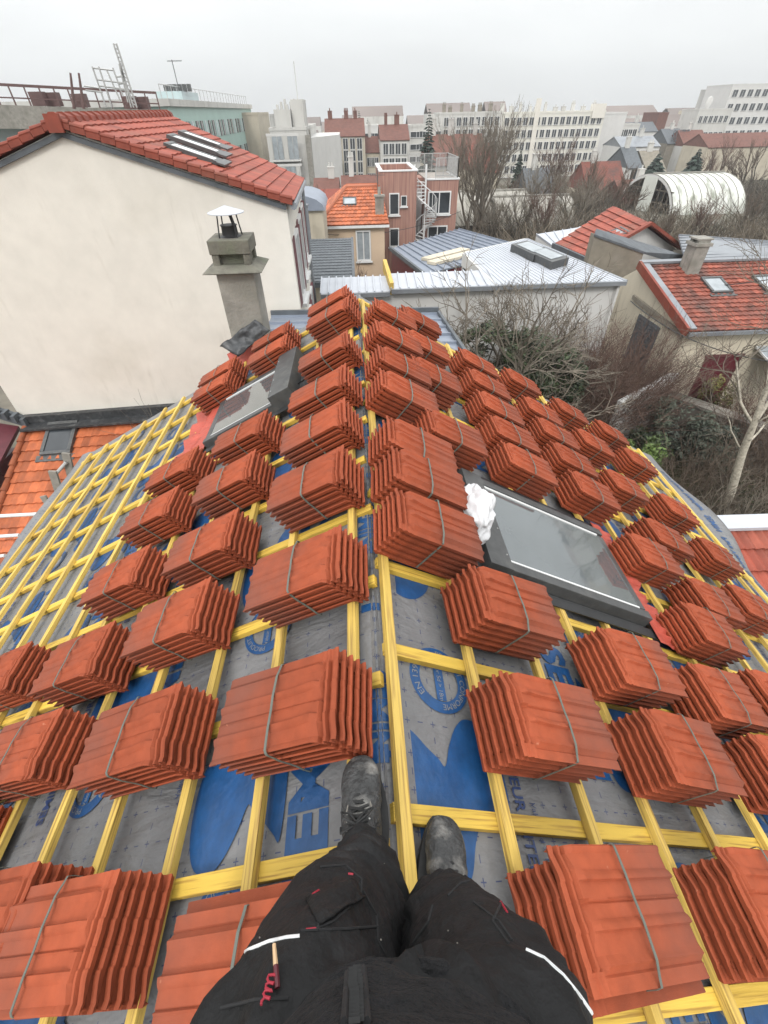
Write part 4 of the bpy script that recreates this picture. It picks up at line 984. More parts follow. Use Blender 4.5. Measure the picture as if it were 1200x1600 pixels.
mb = MB(); q = [A, D, Vector((D.x, D.y, zw - .3)), Vector((A.x, A.y, zw - .3))]; mb.slab(q, .1); q2 = [B, A, Vector((A.x, A.y, GZ)), Vector((B.x, B.y, GZ))]; mb.slab(q2, .1); q3 = [C_ - Vector((.2, 0, 0)), B - Vector((.1, 0, 0)), Vector((B.x - .1, B.y, GZ)), Vector((C_.x - .2, C_.y, GZ))]; mb.slab(q3, .1); mb.build('side_wall', T['wallwhite'], wb)
nr = (B - A).cross(D - A).normalized(); nr = nr if nr.z > 0 else -nr
for (px, py) in ((827, 398), (853, 409)):
    ry = ray(px, py); c = o0 + ry * ((B - o0).dot(nn_) / ry.dot(nn_)); d = (C_ - B).normalized(); x_ = (A - B).normalized()
    mb = MB(); q = [c + x_ * a * .5 + d * b_ * .85 for a, b_ in ((-1, -1), (1, -1), (1, 1), (-1, 1))]
    if (q[1] - q[0]).cross(q[2] - q[0]).dot(nr) < 0: q = q[::-1]
    mb.slab([p + nr * .28 for p in q], .4); o = mb.build('roof_window', T['dkmetal'], wb)
    mb = MB(); mb.slab([c + (p - c) * .72 + nr * .305 for p in q], .02); mb.build('pane', T['pane2'], o)
mb = MB(); mb.beam((1.22, Yw - .1, zw - .0), (1.1, Yw + 2.0, zw + .28), .14, .4); mb.build('gable_board', T['wood'], wb)
# garden wall left of it and low pickets
tag(MB().build('x', T['white'])) if False else None
gw = MB(); gw.b2((-1.1, 24.0, GZ), (1.4, 24.25, at(590, 440, 24).z)); tag(gw.build('garden_wall', T['wallwhite']), 'low pale wall between the dark slate roof and the white building', 'wall')
# ------------------------------------------------------------------ concrete party wall, red roof with white gable, grey zinc roof
pw = thing('party_wall', 'tall blank grey brown rendered wall with slate sloping flashing beside the white building', 'wall', (12, 24, GZ))
Yp = 22.0; a, b_, c, d = at(932, 366, Yp), at(1009, 394, Yp), at(977, 475, Yp), at(918, 404, Yp)
mb = MB(); x0, x1 = at(925, 385, Yp).x, at(993, 434, Yp).x
f = [Vector((x0, Yp, GZ)), Vector((x1, Yp, GZ)), Vector((x1, Yp, b_.z)), Vector((x0, Yp, a.z))]; mb.add(f + [p + Vector((0, .45, 0)) for p in f], [(0, 1, 2, 3), (7, 6, 5, 4), (0, 4, 5, 1), (1, 5, 6, 2), (2, 6, 7, 3), (3, 7, 4, 0)])
mb.build('wall', T['wallgrey'], pw)
mb = MB(); e1, e2 = at(932, 357, Yp + .3), at(1067, 398, Yp + 2.5)
mb.slab([Vector((x0 - .05, Yp - .05, a.z + .01)), Vector((x1 + .05, Yp - .05, b_.z + .01)), e2 + Vector((0, 0, -.35)), e2, e1], .08)
mb.build('slate_flashing', T['slate'], pw)
rh = thing('gabled_house', 'house with bright red tiled roof and white triangular gable above the grey party wall', 'house', (16, 27, GZ))
r0, r1 = at(956, 328, 31), at(1017, 344, 25.5); e0, e1 = at(868, 381, 28.5), at(921, 404, 23.5); g2 = at(1070, 392, 26.5)
r0.z = r1.z = (r0.z + r1.z) / 2
mb = MB(); tiled(mb, r0, r1, e1, e0, 9, 12, .06, .03, 4, 21); back = r0 + (g2 - r1); tiled(mb, r1, r0, back, g2, 9, 12, .06, .03, 4, 22)
mb.build('roof', T['roofred'], rh, smooth=40); A, B, D = r0, r1, e0
mb = MB(); f = [e1 + Vector((.2, .3, -.1)), r1 + Vector((0, .3, -.15)), g2 + Vector((-.1, .3, -.1)), Vector((g2.x - .1, g2.y + .3, GZ)), Vector((e1.x + .2, e1.y + .3, GZ))]
h_ = r0 - r1; h_.z = 0; h_ *= .96
mb.add(f + [p + h_ for p in f], [(4, 3, 2, 1, 0), (5, 6, 7, 8, 9), (0, 1, 6, 5), (1, 2, 7, 6), (2, 3, 8, 7), (4, 0, 5, 9)]); mb.build('wall', T['wallwhite'], rh)
mb = MB(); mb.beam(r1 + Vector((0, -.05, .05)), g2 + Vector((0, -.05, .05)), .2, .14); mb.beam(r1 + Vector((0, -.05, .05)), e1 + Vector((0, -.05, .05)), .2, .14); mb.build('verge_tiles', T['roofred'], rh)
mb = MB(); mb.beam(e0 + Vector((-.1, 0, -.1)), e1 + Vector((-.1, 0, -.1)), .2, .3); mb.build('gutter', T['slate'], rh)
velux(rh, r0, r1, e0, .72, .45, 1.3, 1.5)
zr_ = thing('zinc_gable_building', 'building with broad grey seamed zinc roof behind the right hand red tiled roof', 'building', (22, 26, GZ))
A, B, C_, D = at(1060, 368, 26), at(1230, 380, 26), at(1230, 402, 22), at(1072, 410, 22)
mb = MB(); seams(mb, A, B, C_, D, 9, .06, .05, False); mb.build('roof', T['zinc'], zr_)
mb = MB(); prism(mb, [(D.x, D.y + .2), (C_.x, C_.y + .2), (B.x, B.y), (A.x, A.y)], GZ, min(p.z for p in (A, B, C_, D)) - .15); mb.build('wall', T['wallgrey'], zr_)
pz = thing('pale_zinc_building', 'low pale blue zinc roof with small rooflights between white building and red gabled house', 'building', (13, 30, GZ))
A, B, C_, D = at(838, 366, 33), at(905, 355, 34), at(900, 385, 29.2), at(868, 388, 29)
mb = MB(); seams(mb, A, B, C_, D, 5, .05, .04, True); mb.build('roof', T['zincwhite'], pz)
mb = MB(); prism(mb, [(D.x, D.y), (C_.x, C_.y), (B.x, B.y), (A.x, A.y)], GZ, min(p.z for p in (A, B, C_, D)) - .1); mb.build('wall', T['wallwhite'], pz)
# ------------------------------------------------------------------ cream house on the right
ch_ = thing('cream_house', 'old cream house with weathered red tiles and a grey shuttered window on its gable', 'house', (14, 17, GZ))
c0 = Vector((11.38, 15.0, -4.28)); Yr = 19.0; xr_ = at(1005, 413, Yr).x; zr2 = at(1005, 413, Yr).z; XE = 19.5
dz = .03
g = [Vector((c0.x, 15.0, GZ)), Vector((c0.x, 15.0, c0.z)), Vector((c0.x, Yr, zr2 - .1)), Vector((c0.x, 21.1, zr2 - 1.3)), Vector((c0.x, 21.1, GZ))]
mb = MB(); off = Vector((XE - c0.x, 0, 0)); mb.add(g + [p + off for p in g], [(0, 1, 2, 3, 4), (9, 8, 7, 6, 5), (0, 5, 6, 1), (1, 6, 7, 2), (2, 7, 8, 3), (3, 8, 9, 4)]); mb.build('wall', T['wallcream'], ch_)
mb = MB(); A, B = Vector((c0.x - .1, Yr, zr2)), Vector((XE, Yr, zr2)); D, C_ = Vector((c0.x - .1, 14.75, c0.z - .02)), Vector((XE, 14.75, c0.z - .02))
tiled(mb, A, B, C_, D, 17, 38, .045, .03, 4, 31); tiled(mb, B, A, Vector((c0.x + 1.2, 21.2, zr2 - 1.1)), Vector((XE, 21.2, zr2 - 1.1)), 8, 26, .05, .03, 3, 32)
mb.build('roof', T['roofold'], ch_, smooth=40)
mb = MB(); mb.beam(A + Vector((-.06, 0, .0)), D + Vector((-.06, 0, 0)), .10, .30); mb.build('verge_tiles', T['roofred'], ch_)
mb = MB(); mb.beam(A + Vector((.12, 0, .10)), D + Vector((.12, 0, .10)), .26, .05); mb.beam(A + Vector((0, 0, .08)), B + Vector((0, 0, .08)), .35, .08); mb.beam(D + Vector((0, -.06, -.06)), C_ + Vector((0, -.06, -.06)), .1, .12); mb.build('flashing', T['zinc'], ch_)
p = at(1080, 412, 18.4); mb = MB(); mb.b2((p.x - .25, 18.1, zr2 - .6), (p.x + .25, 18.7, zr2 + .75)); mb.b2((p.x - .32, 18.05, zr2 + .75), (p.x + .32, 18.75, zr2 + .85))
for k in (-1, 1): mb.b2((p.x - .22, 18.4 + k * .2 - .08, zr2 + .85), (p.x + .22, 18.4 + k * .2 + .08, zr2 + .95))
mb.b2((p.x - .3, 18.1, zr2 + .95), (p.x + .3, 18.7, zr2 + 1.0)); mb.build('chimney', T['concrete'], ch_)
for px, py in ((1119, 445), (1197, 448)):
    Yv = 17.3; q = at(px, py, Yv); velux(ch_, A, B, D, (q.x - A.x) / (B.x - A.x), (Yr - Yv) / (Yr - 14.75), .8, 1.0)
y_ = 17.1; mb = MB(); zc_ = at(1011, 545, 15.0).z   # closed louvred shutters on the gable
cw = Vector((c0.x - .02, 17.2, -5.6))
for s in (-1, 1):
    mb.b2((c0.x - .06, cw.y + s * .40 - .37, cw.z - .85), (c0.x + .01, cw.y + s * .40 + .37, cw.z + .85))
    for k in range(16): mb.box((c0.x - .068, cw.y + s * .40, cw.z - .75 + k * .1), (.025, .62, .06))
mb.b2((c0.x - .09, cw.y - .9, cw.z - .96), (c0.x, cw.y + .9, cw.z - .86))
mb.build('shutter', T['slate'], ch_)
mb = MB(); mb.beam((c0.x - .05, 15.0, c0.z - .25), (c0.x - .05, 18.8, zr2 - 1.15), .1, .16); mb.build('ledge', T['wallgrey'], ch_)
mb = MB(); q = at(1120, 590, 15.0); mb.b2((12.55, 14.96, GZ), (13.9, 15.03, -5.35)); mb.b2((12.5, 14.93, -5.35), (13.95, 15.03, -5.25)); mb.build('door', T['maroon'], ch_)
mb = MB(); zc_ = -5.0      # glazed porch canopy
for k in range(6): mb.beam((14.2 + k * .6, 14.95, zc_), (14.2 + k * .6, 13.4, zc_ - .35), .05, .06)
for t_ in (0, .5, 1): mb.beam((14.2, 14.95 - 1.55 * t_, zc_ - .35 * t_), (17.2, 14.95 - 1.55 * t_, zc_ - .35 * t_), .05, .05)
mb.slab([(14.2, 14.9, zc_ + .02), (14.2, 13.4, zc_ - .32), (17.2, 13.4, zc_ - .32), (17.2, 14.9, zc_ + .02)], .015, 1); mb.beam((14.25, 13.45, zc_ - .4), (14.25, 13.45, GZ), .07, .07); mb.beam((17.1, 13.45, zc_ - .4), (17.1, 13.45, GZ), .07, .07)
mb.build('porch', [T['white'], T['pane2']], ch_)
# garden walls, bottom right roof, overhead cables
mb = MB(); A, B = Vector((11.0, 14.9, GZ)), Vector((13.8, 11.2, GZ)); q = Vector((.16, .12, 0))
mb.hexa([A - q, B - q, B + q, A + q] + [p + Vector((0, 0, 1.5)) for p in (A - q, B - q, B + q, A + q)]); mb.hexa([p + Vector((0, 0, 1.5)) for p in (A - q * 1.3, B - q * 1.3, B + q * 1.3, A + q * 1.3)] + [p + Vector((0, 0, 1.6)) for p in (A - q * 1.3, B - q * 1.3, B + q * 1.3, A + q * 1.3)])
tag(mb.build('stone_wall', T['stone']), 'mossy rough stone garden wall running out from the cream house corner', 'wall')
mb = MB(); a, b_ = atz(955, 668, -6.9), atz(1042, 618, -6.9); n = Vector((-(b_ - a).y, (b_ - a).x, 0)).normalized() * .12
mb.hexa([Vector((p.x, p.y, GZ)) for p in (a - n, b_ - n, b_ + n, a + n)] + [Vector((p.x, p.y, -5.9)) for p in (a - n, b_ - n, b_ + n, a + n)])
tag(mb.build('garden_wall', T['wallwhite']), 'short white garden wall seen past the far right roof corner', 'wall')
nb = thing('neighbour_roof', 'red tiled roof with white metal edge at the lower right beyond the eave', 'roof', (8, 5, GZ))
a, b_ = atz(1118, 826, -3.4), atz(1260, 822, -3.4); a2 = atz(1150, 905, -3.9); A, B = a, b_; d = Vector((.1, -2.6, -1.0))
mb = MB(); tiled(mb, A, B, B + d, A + d, 8, 10, .04, .035, 5, 41); mb.build('tiles', T['roofred'], nb, smooth=40)
mb = MB(); mb.beam(A + Vector((-.1, .06, .06)), B + Vector((0, .06, .06)), .3, .06); mb.build('edge_trim', T['zincwhite'], nb)
mb = MB(); prism(mb, [(A.x + .1, A.y - 2.5), (B.x, A.y - 2.5), (B.x, A.y + .1), (A.x + .1, A.y + .1)], GZ, A.z - 1.15); mb.build('wall', T['wallwhite'], nb)
for k, (P, Q, sag, lb) in enumerate((((505, 366, 32.5), (720, 330, 37.5), .5, 'thin black cable sagging in front of the peach house and timber building'), ((918, 420, 21), (1230, 432, 16), .5, 'thin black cable crossing the party wall and the weathered red roof'), ((985, 470, 16), (1230, 568, 12), .4, 'thin black cable slanting across the cream house front'))):
    a, b_ = at(*P), at(*Q); mb = MB(); mb.tube([a.lerp(b_, t / 16) - Vector((0, 0, sag * 4 * (t / 16) * (1 - t / 16))) for t in range(17)], .016, 4)
    tag(mb.build('overhead_cable', T['black']), lb, 'cable')
# ------------------------------------------------------------------ vegetation
def limb(mb, p, d, L, r, rng, n=4, sides=5, wob=.12, grav=0.0, r1=.55, mi=0):
    pts = [Vector(p)]; d = Vector(d).normalized(); rad = [r]
    for i in range(n):
        d = (d + Vector((rng.gauss(0, wob), rng.gauss(0, wob), rng.gauss(0, wob) + grav))).normalized()
        pts.append(pts[-1] + d * L / n); rad.append(r * (1 - (1 - r1) * (i + 1) / n))
    mb.tube(pts, rad, sides, mi, cap=False); return pts, d
def grow(tk, cr, p, d, L, r, lvl, maxl, rng, kids=(3, 4), spread=.6, shrink=.68, wob=.12, up=.05, rmin=.006, split=2):
    mb = tk if lvl < split else cr
    pts, dd = limb(mb, p, d, L, r, rng, 5 if lvl < 2 else (4 if lvl < 3 else 3), 7 if lvl == 0 else (5 if lvl < split else 3), wob, up)
    if lvl >= maxl: return
    k = rng.randint(*kids)
    for i in range(k):
        f = rng.uniform(.35, 1.0) if i < k - 1 else 1.0
        q = min(len(pts) - 2, int(f * (len(pts) - 1))); t = f * (len(pts) - 1) - q
        s_ = pts[q].lerp(pts[q + 1], t); base = (pts[q + 1] - pts[q]).normalized()
        a = Vector((rng.gauss(0, 1), rng.gauss(0, 1), rng.gauss(0, 1))); a = (a - base * a.dot(base)).normalized()
        nd = (base + a * spread * rng.uniform(.6, 1.3) * (.5 if i == k - 1 else 1)).normalized()
        grow(tk, cr, s_, nd, L * shrink * rng.uniform(.8, 1.15), max(rmin, r * .55), lvl + 1, maxl, rng, kids, spread, shrink, wob, up, rmin, split)
def bare_tree(name, label, cat, loc, height, seed, stems=1, maxl=4, r=.16, lean=(0, 0), kids=(3, 4), spread=.6, trunk_f=.34, mt=None, mc=None, group=None, up=.05, rmin=.012, wob=.12, shrink=.68):
    rng = random.Random(seed); t = thing(name, label, cat, loc, group); tk, cr = MB(), MB()
    for s_ in range(stems):
        a = rng.uniform(0, 6.3) + s_ * 2.4; k = 0 if stems == 1 else .28
        d = Vector((math.cos(a) * k + lean[0], math.sin(a) * k + lean[1], 1))
        grow(tk, cr, Vector(loc) + Vector((math.cos(a) * .15 * (stems > 1), math.sin(a) * .15 * (stems > 1), -.1)), d, height * trunk_f, r, 0, maxl, rng, kids, spread, shrink, wob, up, rmin)
    tk.build('trunk', mt or T['bark'], t, smooth=180); cr.build('crown', mc or T['twig'], t)
    return t
def leaves(mb, c, rad, n, size, rng, clumps=14, flat=.6):
    """leaf-sized faces gathered in uneven clumps through an ellipsoid"""
    c = Vector(c); rad = Vector(rad); cl = []
    for _ in range(clumps):
        while True:
            q = Vector((rng.uniform(-1, 1), rng.uniform(-1, 1), rng.uniform(-1, 1)))
            if q.length < 1: break
        cl.append((q, rng.uniform(.22, .5), rng.random()))
    if mb.t is None: mb.t = [.5] * len(mb.f)
    for _ in range(n):
        q, s_, tn = rng.choice(cl); g = Vector((rng.gauss(0, 1), rng.gauss(0, 1), rng.gauss(0, 1))).normalized() * s_ * rng.uniform(.55, 1.05)
        p = q + g; p = c + Vector((p.x * rad.x, p.y * rad.y, p.z * rad.z))
        a = Vector((rng.gauss(0, 1), rng.gauss(0, 1), rng.gauss(0, flat))).normalized(); b_ = a.cross(Vector((rng.gauss(0, .5), rng.gauss(0, .5), 1))).normalized()
        l_, w_ = size * rng.uniform(.6, 1.3), size * rng.uniform(.3, .5)
        mb.add([p - a * l_, p + b_ * w_, p + a * l_, p - b_ * w_], [(0, 1, 2, 3)]); mb.t.append(min(1, max(0, tn + rng.gauss(0, .18))))
def bush(name, label, cat, parts, mleaf, size, seed, stem=True, group=None):
    """parts: (centre, radii, n, clumps)"""
    rng = random.Random(seed); c0 = Vector(parts[0][0]); t = thing(name, label, cat, (c0.x, c0.y, GZ), group); mb = MB()
    for c, rad, n, cl in parts: leaves(mb, c, rad, n, size, rng, cl)
    mb.build('foliage', mleaf, t)
    if stem:
        tk = MB()
        for c, rad, n, cl in parts:
            for k in range(5):
                q = Vector(c) + Vector((rng.uniform(-.6, .6) * rad[0], rng.uniform(-.6, .6) * rad[1], 0))
                limb(tk, (q.x * .4 + c[0] * .6, q.y * .4 + c[1] * .6, GZ), q + Vector((0, 0, .3)) - Vector((q.x * .4 + c[0] * .6, q.y * .4 + c[1] * .6, GZ)), max(.5, q.z - GZ + .3), .04, rng, 4, 5, .08)
        tk.build('stem', T['bark'], t)
    return t
def thicket(name, label, cat, c, rad, n, L, seed, m, r=.006, group=None, up=.2, lv=2, base=GZ):
    """shrub of many thin shoots fanning from a low base"""
    rng = random.Random(seed); c = Vector(c); t = thing(name, label, cat, (c.x, c.y, base), group); tk, cr = MB(), MB()
    for k in range(n):
        a = rng.uniform(0, 6.28); q = math.sqrt(rng.random()); p = Vector((c.x + math.cos(a) * q * rad[0] * .6, c.y + math.sin(a) * q * rad[1] * .6, base + rng.uniform(0, .2)))
        d = Vector((math.cos(a) * q * .8 + rng.gauss(0, .25), math.sin(a) * q * .8 + rng.gauss(0, .25), 1)); l_ = L * rng.uniform(.6, 1.1)
        pts, dd = limb(tk if k % 6 == 0 else cr, p, d, l_, r * (2.6 if k % 6 == 0 else 1.5), rng, 5, 4, .1, .02)
        for j in range(7):
            f = rng.randint(1, 4); nd = ((pts[f + 1] - pts[f]).normalized() + Vector((rng.gauss(0, .5), rng.gauss(0, .5), rng.gauss(.1, .4)))).normalized()
            p2, _ = limb(cr, pts[f], nd, l_ * rng.uniform(.2, .5), r, rng, 3, 3, .15, .03)
            if lv > 1:
                for i in range(3):
                    nd = ((p2[2] - p2[1]).normalized() + Vector((rng.gauss(0, .6), rng.gauss(0, .6), rng.gauss(0, .5)))).normalized()
                    limb(cr, p2[rng.randint(1, 2)], nd, l_ * rng.uniform(.1, .25), r * .8, rng, 2, 3, .15)
    tk.build('stem', T['bark'], t); cr.build('twigs', m, t); return t
def conifer(name, label, loc, h, w_, seed, group=None, n=40):
    rng = random.Random(seed); t = thing(name, label, 'conifer', loc, group); L_ = Vector(loc); mb = MB()
    mb.tube([L_, L_ + Vector((0, 0, h * .97))], [h * .016 + .04, .02], 6); mb.build('trunk', T['bark'], t)
    mb = MB(); mb.t = []
    for i in range(n):
        f = i / n; z = h * (.04 + .95 * f); R_ = w_ * (1 - f) ** .8 * rng.uniform(.75, 1.2) + .08; k = max(4, int(9 * (1 - f) + 4)); tn = rng.random()
        for j in range(k):
            a = 6.283 * j / k + rng.uniform(-.3, .3); r_ = R_ * rng.uniform(.6, 1.15); d = Vector((math.cos(a), math.sin(a), rng.uniform(-.4, -.05)))
            s_ = Vector((-math.sin(a), math.cos(a), 0)) * r_ * .26; p0 = L_ + Vector((0, 0, z + .1)); p1 = p0 + d * r_; th = Vector((0, 0, r_ * .12 + .04))
            mid = p0.lerp(p1, .55)
            mb.add([p0, mid + s_, p1, mid - s_, mid + th, mid - th], [(0, 1, 4), (1, 2, 4), (2, 3, 4), (3, 0, 4), (1, 0, 5), (2, 1, 5), (3, 2, 5), (0, 3, 5)]); mb.t += [min(1, max(0, tn * .6 + rng.random() * .4))] * 8
    mb.build('crown', T['needle'], t); return t
# near garden
fg = bare_tree('fig_tree', 'bare grey fig tree with crooked spreading branches before the white building wall', 'tree', (5.3, 14.2, GZ), 6.9, 77, stems=5, maxl=5, r=.13, kids=(3, 4), spread=.8, trunk_f=.40, mc=T['twiggrey'], mt=T['twiggrey'], rmin=.0095, up=.03, wob=.18, shrink=.66)
bush('evergreen_bush', 'dense dark evergreen bush under the fig tree just beyond the roof edge', 'bush', [(at(822, 572, 13.6), (.95, .9, .95), 4600, 30), (at(872, 590, 13.8), (.85, .85, .85), 3600, 24), (at(768, 540, 14.6), (1.0, .9, .7), 1800, 12)], T['leaf'], .085, 3)
thicket('brown_shrub', 'large leafless reddish brown shrub between the evergreen bush and the cream house', 'shrub', (at(952, 600, 14.3).x, 14.6, 0), (2.0, 1.5), 300, 3.7, 8, T['twigred'], .0068)
thicket('brown_shrub', 'smaller leafless brown shrub tangled in front of the evergreen bush', 'shrub', (at(880, 620, 12.9).x, 12.9, 0), (1.2, 1.1), 110, 2.3, 18, T['twig'], .006)
bush('laurel_bush', 'grey green laurel bush in front of the stone wall beside the white garden wall', 'bush', [((10.6, 12.7, -6.9), (1.2, 1.0, 1.0), 2600, 18), ((11.6, 11.7, -7.0), (1.0, 1.0, .9), 2000, 14)], T['leafgrey'], .085, 5)
bush('dark_laurel', 'dark green low bush at the foot of the grey green laurel', 'bush', [((9.6, 12.3, -7.3), (.9, .8, .7), 1500, 12)], T['leaf'], .08, 15)
bush('light_green_bush', 'small bright green bush beside the far right membrane corner', 'bush', [((8.9, 11.4, -7.2), (.7, .6, .8), 1100, 9)], T['leaf2'], .085, 6)
bush('yellow_green_shrub', 'yellow green feathery shrub growing before the maroon door of the cream house', 'shrub', [((13.0, 14.2, -6.6), (.7, .5, 1.2), 1700, 12)], T['leafyellow'], .07, 9)
thicket('twiggy_shrub', 'grey brown twiggy shrub at the foot of the pale birch trunk', 'shrub', (10.6, 7.9, 0), (1.5, 1.4), 75, 1.9, 31, T['twiggrey'], .006)
thicket('twiggy_shrub', 'brown twiggy shrub spreading left of the pale birch trunk', 'shrub', (10.3, 9.9, 0), (1.6, 1.3), 85, 1.9, 32, T['twig'], .006)
thicket('twiggy_shrub', 'dense purple brown twig thicket behind the birch branches under the glazed porch', 'shrub', (14.2, 12.2, 0), (1.9, 1.5), 120, 2.8, 33, T['twigred'], .0065)
thicket('twiggy_shrub', 'dark twig thicket at the right edge beneath the birch crown', 'shrub', (13.3, 9.6, 0), (1.9, 1.6), 110, 2.4, 34, T['twig'], .006)
bush('ground_ivy', 'low dark ivy mound on the garden ground near the birch', 'ground cover', [((11.5, 8.6, -7.7), (1.6, 1.5, .4), 1800, 16)], T['leaf'], .08, 16, stem=False)
# birch with pale trunk leaning left
rng = random.Random(4); bt = thing('birch_tree', 'leaning bare birch with pale flaking trunk at the lower right', 'tree', (10.35, 9.0, GZ)); tk, cr = MB(), MB()
P = [Vector((10.45, 9.0, GZ)), Vector((10.2, 9.0, -6.6)), Vector((9.78, 9.0, -5.2)), Vector((9.62, 9.0, -4.4)), Vector((9.45, 9.05, -3.5)), Vector((9.5, 9.1, -2.4)), Vector((9.7, 9.2, -1.2))]
tk.tube(P, [.125, .11, .094, .075, .055, .035, .015], 10)
for q, e, l_, r_ in ((3, (-.75, .4, .85), 1.7, .036), (3, (.5, .5, 1), 2.0, .045), (2, (.9, .3, .7), 1.7, .03), (4, (-.5, -.1, 1), 1.5, .028), (4, (.8, .1, 1), 1.7, .032), (5, (-.6, .3, 1), 1.4, .022), (2, (-.9, .3, .5), 1.2, .02), (3, (.2, -.6, .8), 1.4, .022), (4, (.1, .7, .9), 1.4, .024)):
    grow(tk, cr, P[q], Vector(e), l_, r_, 0, 3, rng, (4, 5), .7, .62, .16, .04, .005, 1)
tk.build('trunk', T['birch'], bt, smooth=180); cr.build('crown', T['twiggrey'], bt)
# thin bare shoots beside the left stacks
thicket('bare_saplings', 'few thin bare shoots standing against the cream wall by the left eave', 'shrub', (-3.9, 7.5, 0), (.7, .7), 16, 2.6, 41, T['twiggrey'], .005, lv=1, base=-5.3)
bare_tree('small_bare_tree', 'small leafless tree in front of the peach house wall', 'tree', (-.5, 29.5, GZ), 3.8, 51, stems=3, maxl=3, r=.05, kids=(4, 5), mc=T['twigred'], mt=T['twigred'], rmin=.012, spread=.5)
# big bare tree right of the timber building and the belt of trees behind the gardens
def px_tree(px, pyb, pyt, Y, **k):
    b_, t_ = at(px, pyb, Y), at(px, pyt, Y); return (b_.x, Y, gz(Y)), t_.z - gz(Y)
loc, h = px_tree(742, 350, 166, 46)
bare_tree('large_bare_tree', 'tall many stemmed bare tree beside the timber clad building', 'tree', loc, h, 6, stems=6, maxl=5, r=.15, kids=(3, 4), spread=.46, trunk_f=.40, up=.12, rmin=.011, mc=T['twiggrey'], mt=T['twiggrey'], shrink=.66, wob=.10)
G_T = 'bare brown trees in the gardens beyond'
spec = [(800, 268, 60, 61, 'bare brown tree right of the tall many stemmed tree'), (838, 240, 62, 62, 'bare tree left of centre before the cream apartment block'), (880, 200, 64, 63, 'tallest bare tree in front of the cream apartment block'), (925, 240, 56, 64, 'bare tree at the right end of the cream apartment block'),
        (820, 275, 47, 65, 'low dense bare tree in front of the small white gabled house'), (868, 275, 44, 66, 'low bare tree above the pale zinc roof'), (965, 255, 52, 67, 'bare tree just left of the barrel vaulted greenhouse'), (905, 262, 50, 68, 'dark bare tree behind the red gabled house'),
        (1110, 205, 82, 69, 'pale fan shaped bare tree above the barrel vaulted greenhouse'), (1160, 215, 78, 70, 'brown bare tree at the right edge above the vault'), (1200, 205, 74, 71, 'bare tree cut by the right edge of the picture'), (1075, 235, 86, 72, 'small bare tree beside the right conifer'), (1185, 300, 48, 73, 'low bare tree right of the barrel vaulted greenhouse'), (780, 300, 44, 74, 'low bare tree beside the pale tunnel roofs'), (1130, 290, 42, 75, 'bare bushy tree in front of the barrel vault'), (1060, 320, 40, 76, 'bare bushy tree above the slate flashing of the party wall')]
protos = {}
for i, (px, pyt, Y, sd_, lb) in enumerate(spec):
    loc, h = px_tree(px, 300, pyt, Y); k = i % 3
    if k not in protos:
        t = bare_tree('bare_tree', lb, 'tree', loc, h, sd_, stems=(3, 4, 5)[k], maxl=4, r=.14, kids=(3, 4), spread=(.5, .6, .42)[k], trunk_f=.38, up=.07, rmin=.014, mc=(T['twig'], T['twiggrey'], T['twigred'])[k], group=G_T); protos[k] = (t, h)
    else:
        t = copy_tree(protos[k][0]); t.location = loc; s_ = h / protos[k][1]; t.scale = (s_ * .95, s_ * .95, s_); t.rotation_euler = (0, 0, i * 1.3); t['label'] = lb
for px, pyt, Y, w_, lb in ((666, 166, 70, 2.0, 'tall narrow dark conifer between the red roofed houses'), (1070, 232, 80, 3.2, 'dark conifer left of the fan shaped bare tree'), (1012, 238, 84, 3.4, 'broad dark conifer beside the small white house'), (805, 232, 74, 1.6, 'slim dark conifer in front of the cream apartment block'), (566, 171, 130, 2.6, 'dark conifer poking above the first red roofed house'), (578, 183, 150, 2.4, 'small far conifer right of the first red roofed house')):
    loc, h = px_tree(px, 300, pyt, Y); conifer('conifer', lb, loc, h, w_, int(px))
loc, h = px_tree(1125, 330, 285, 42)
for px, Y, lb in ((480, 47, 'leafless bush between white house roof and grey apartment building'), (700, 70, 'leafless bush behind the roof terrace railing'), (650, 78, 'leafless bush left of the tall conifer')):
    l_, h = px_tree(px, 300, 255, Y); bare_tree('leafless_bush', lb, 'tree', l_, h, int(px), stems=4, maxl=3, r=.09, kids=(4, 6), rmin=.028, spread=.6, mc=T['twig'])
# scrub that fills the gardens between the houses
mb = MB(); rng = random.Random(9); mb.t = []
for k in range(430):
    Y = rng.uniform(31, 82); x = rng.uniform(8 + Y * .08, 26 + Y * .55)
    if 14 < x < 26 and Y < 34: continue
    if 29 < x < 50 and 50 < Y < 68: continue
    c = Vector((x, Y, gz(Y))); hh = rng.uniform(1.2, 3.2); tn = rng.random()
    for j in range(26):
        a = rng.uniform(0, 6.28); d = Vector((math.cos(a) * .5, math.sin(a) * .5, 1)) + Vector((rng.gauss(0, .2), rng.gauss(0, .2), 0))
        p = c + Vector((rng.gauss(0, .7), rng.gauss(0, .7), 0)); n0 = len(mb.f); mb.tube([p, p + d * hh * .5, p + (d + Vector((rng.gauss(0, .3), rng.gauss(0, .3), 0))) * hh], [.03, .025, .015], 3, cap=False); mb.t += [tn] * (len(mb.f) - n0)
T['scrub'] = mat('garden_scrub', (.11, .09, .066), .95, .3, 1, tint=.6)
tag(mb.build('garden_scrub', T['scrub']), kind='stuff')
mb = MB(); rng = random.Random(19); mb.t = []
for k in range(9000):    # grass and weeds on the near garden floor
    p = Vector((rng.uniform(7, 16), rng.uniform(4, 14.5), GZ)); a = rng.uniform(0, 6.28); hh = rng.uniform(.08, .3); d = Vector((math.cos(a), math.sin(a), 0))
    mb.add([p - d * .02, p + d * .02, p + Vector((rng.gauss(0, .1), rng.gauss(0, .1), hh))], [(0, 1, 2)]); mb.t.append(rng.random())
T['weeds'] = mat('weeds', (.06, .065, .025), .8, .3, 1, tint=.6)
tag(mb.build('grass', T['weeds']), kind='stuff')
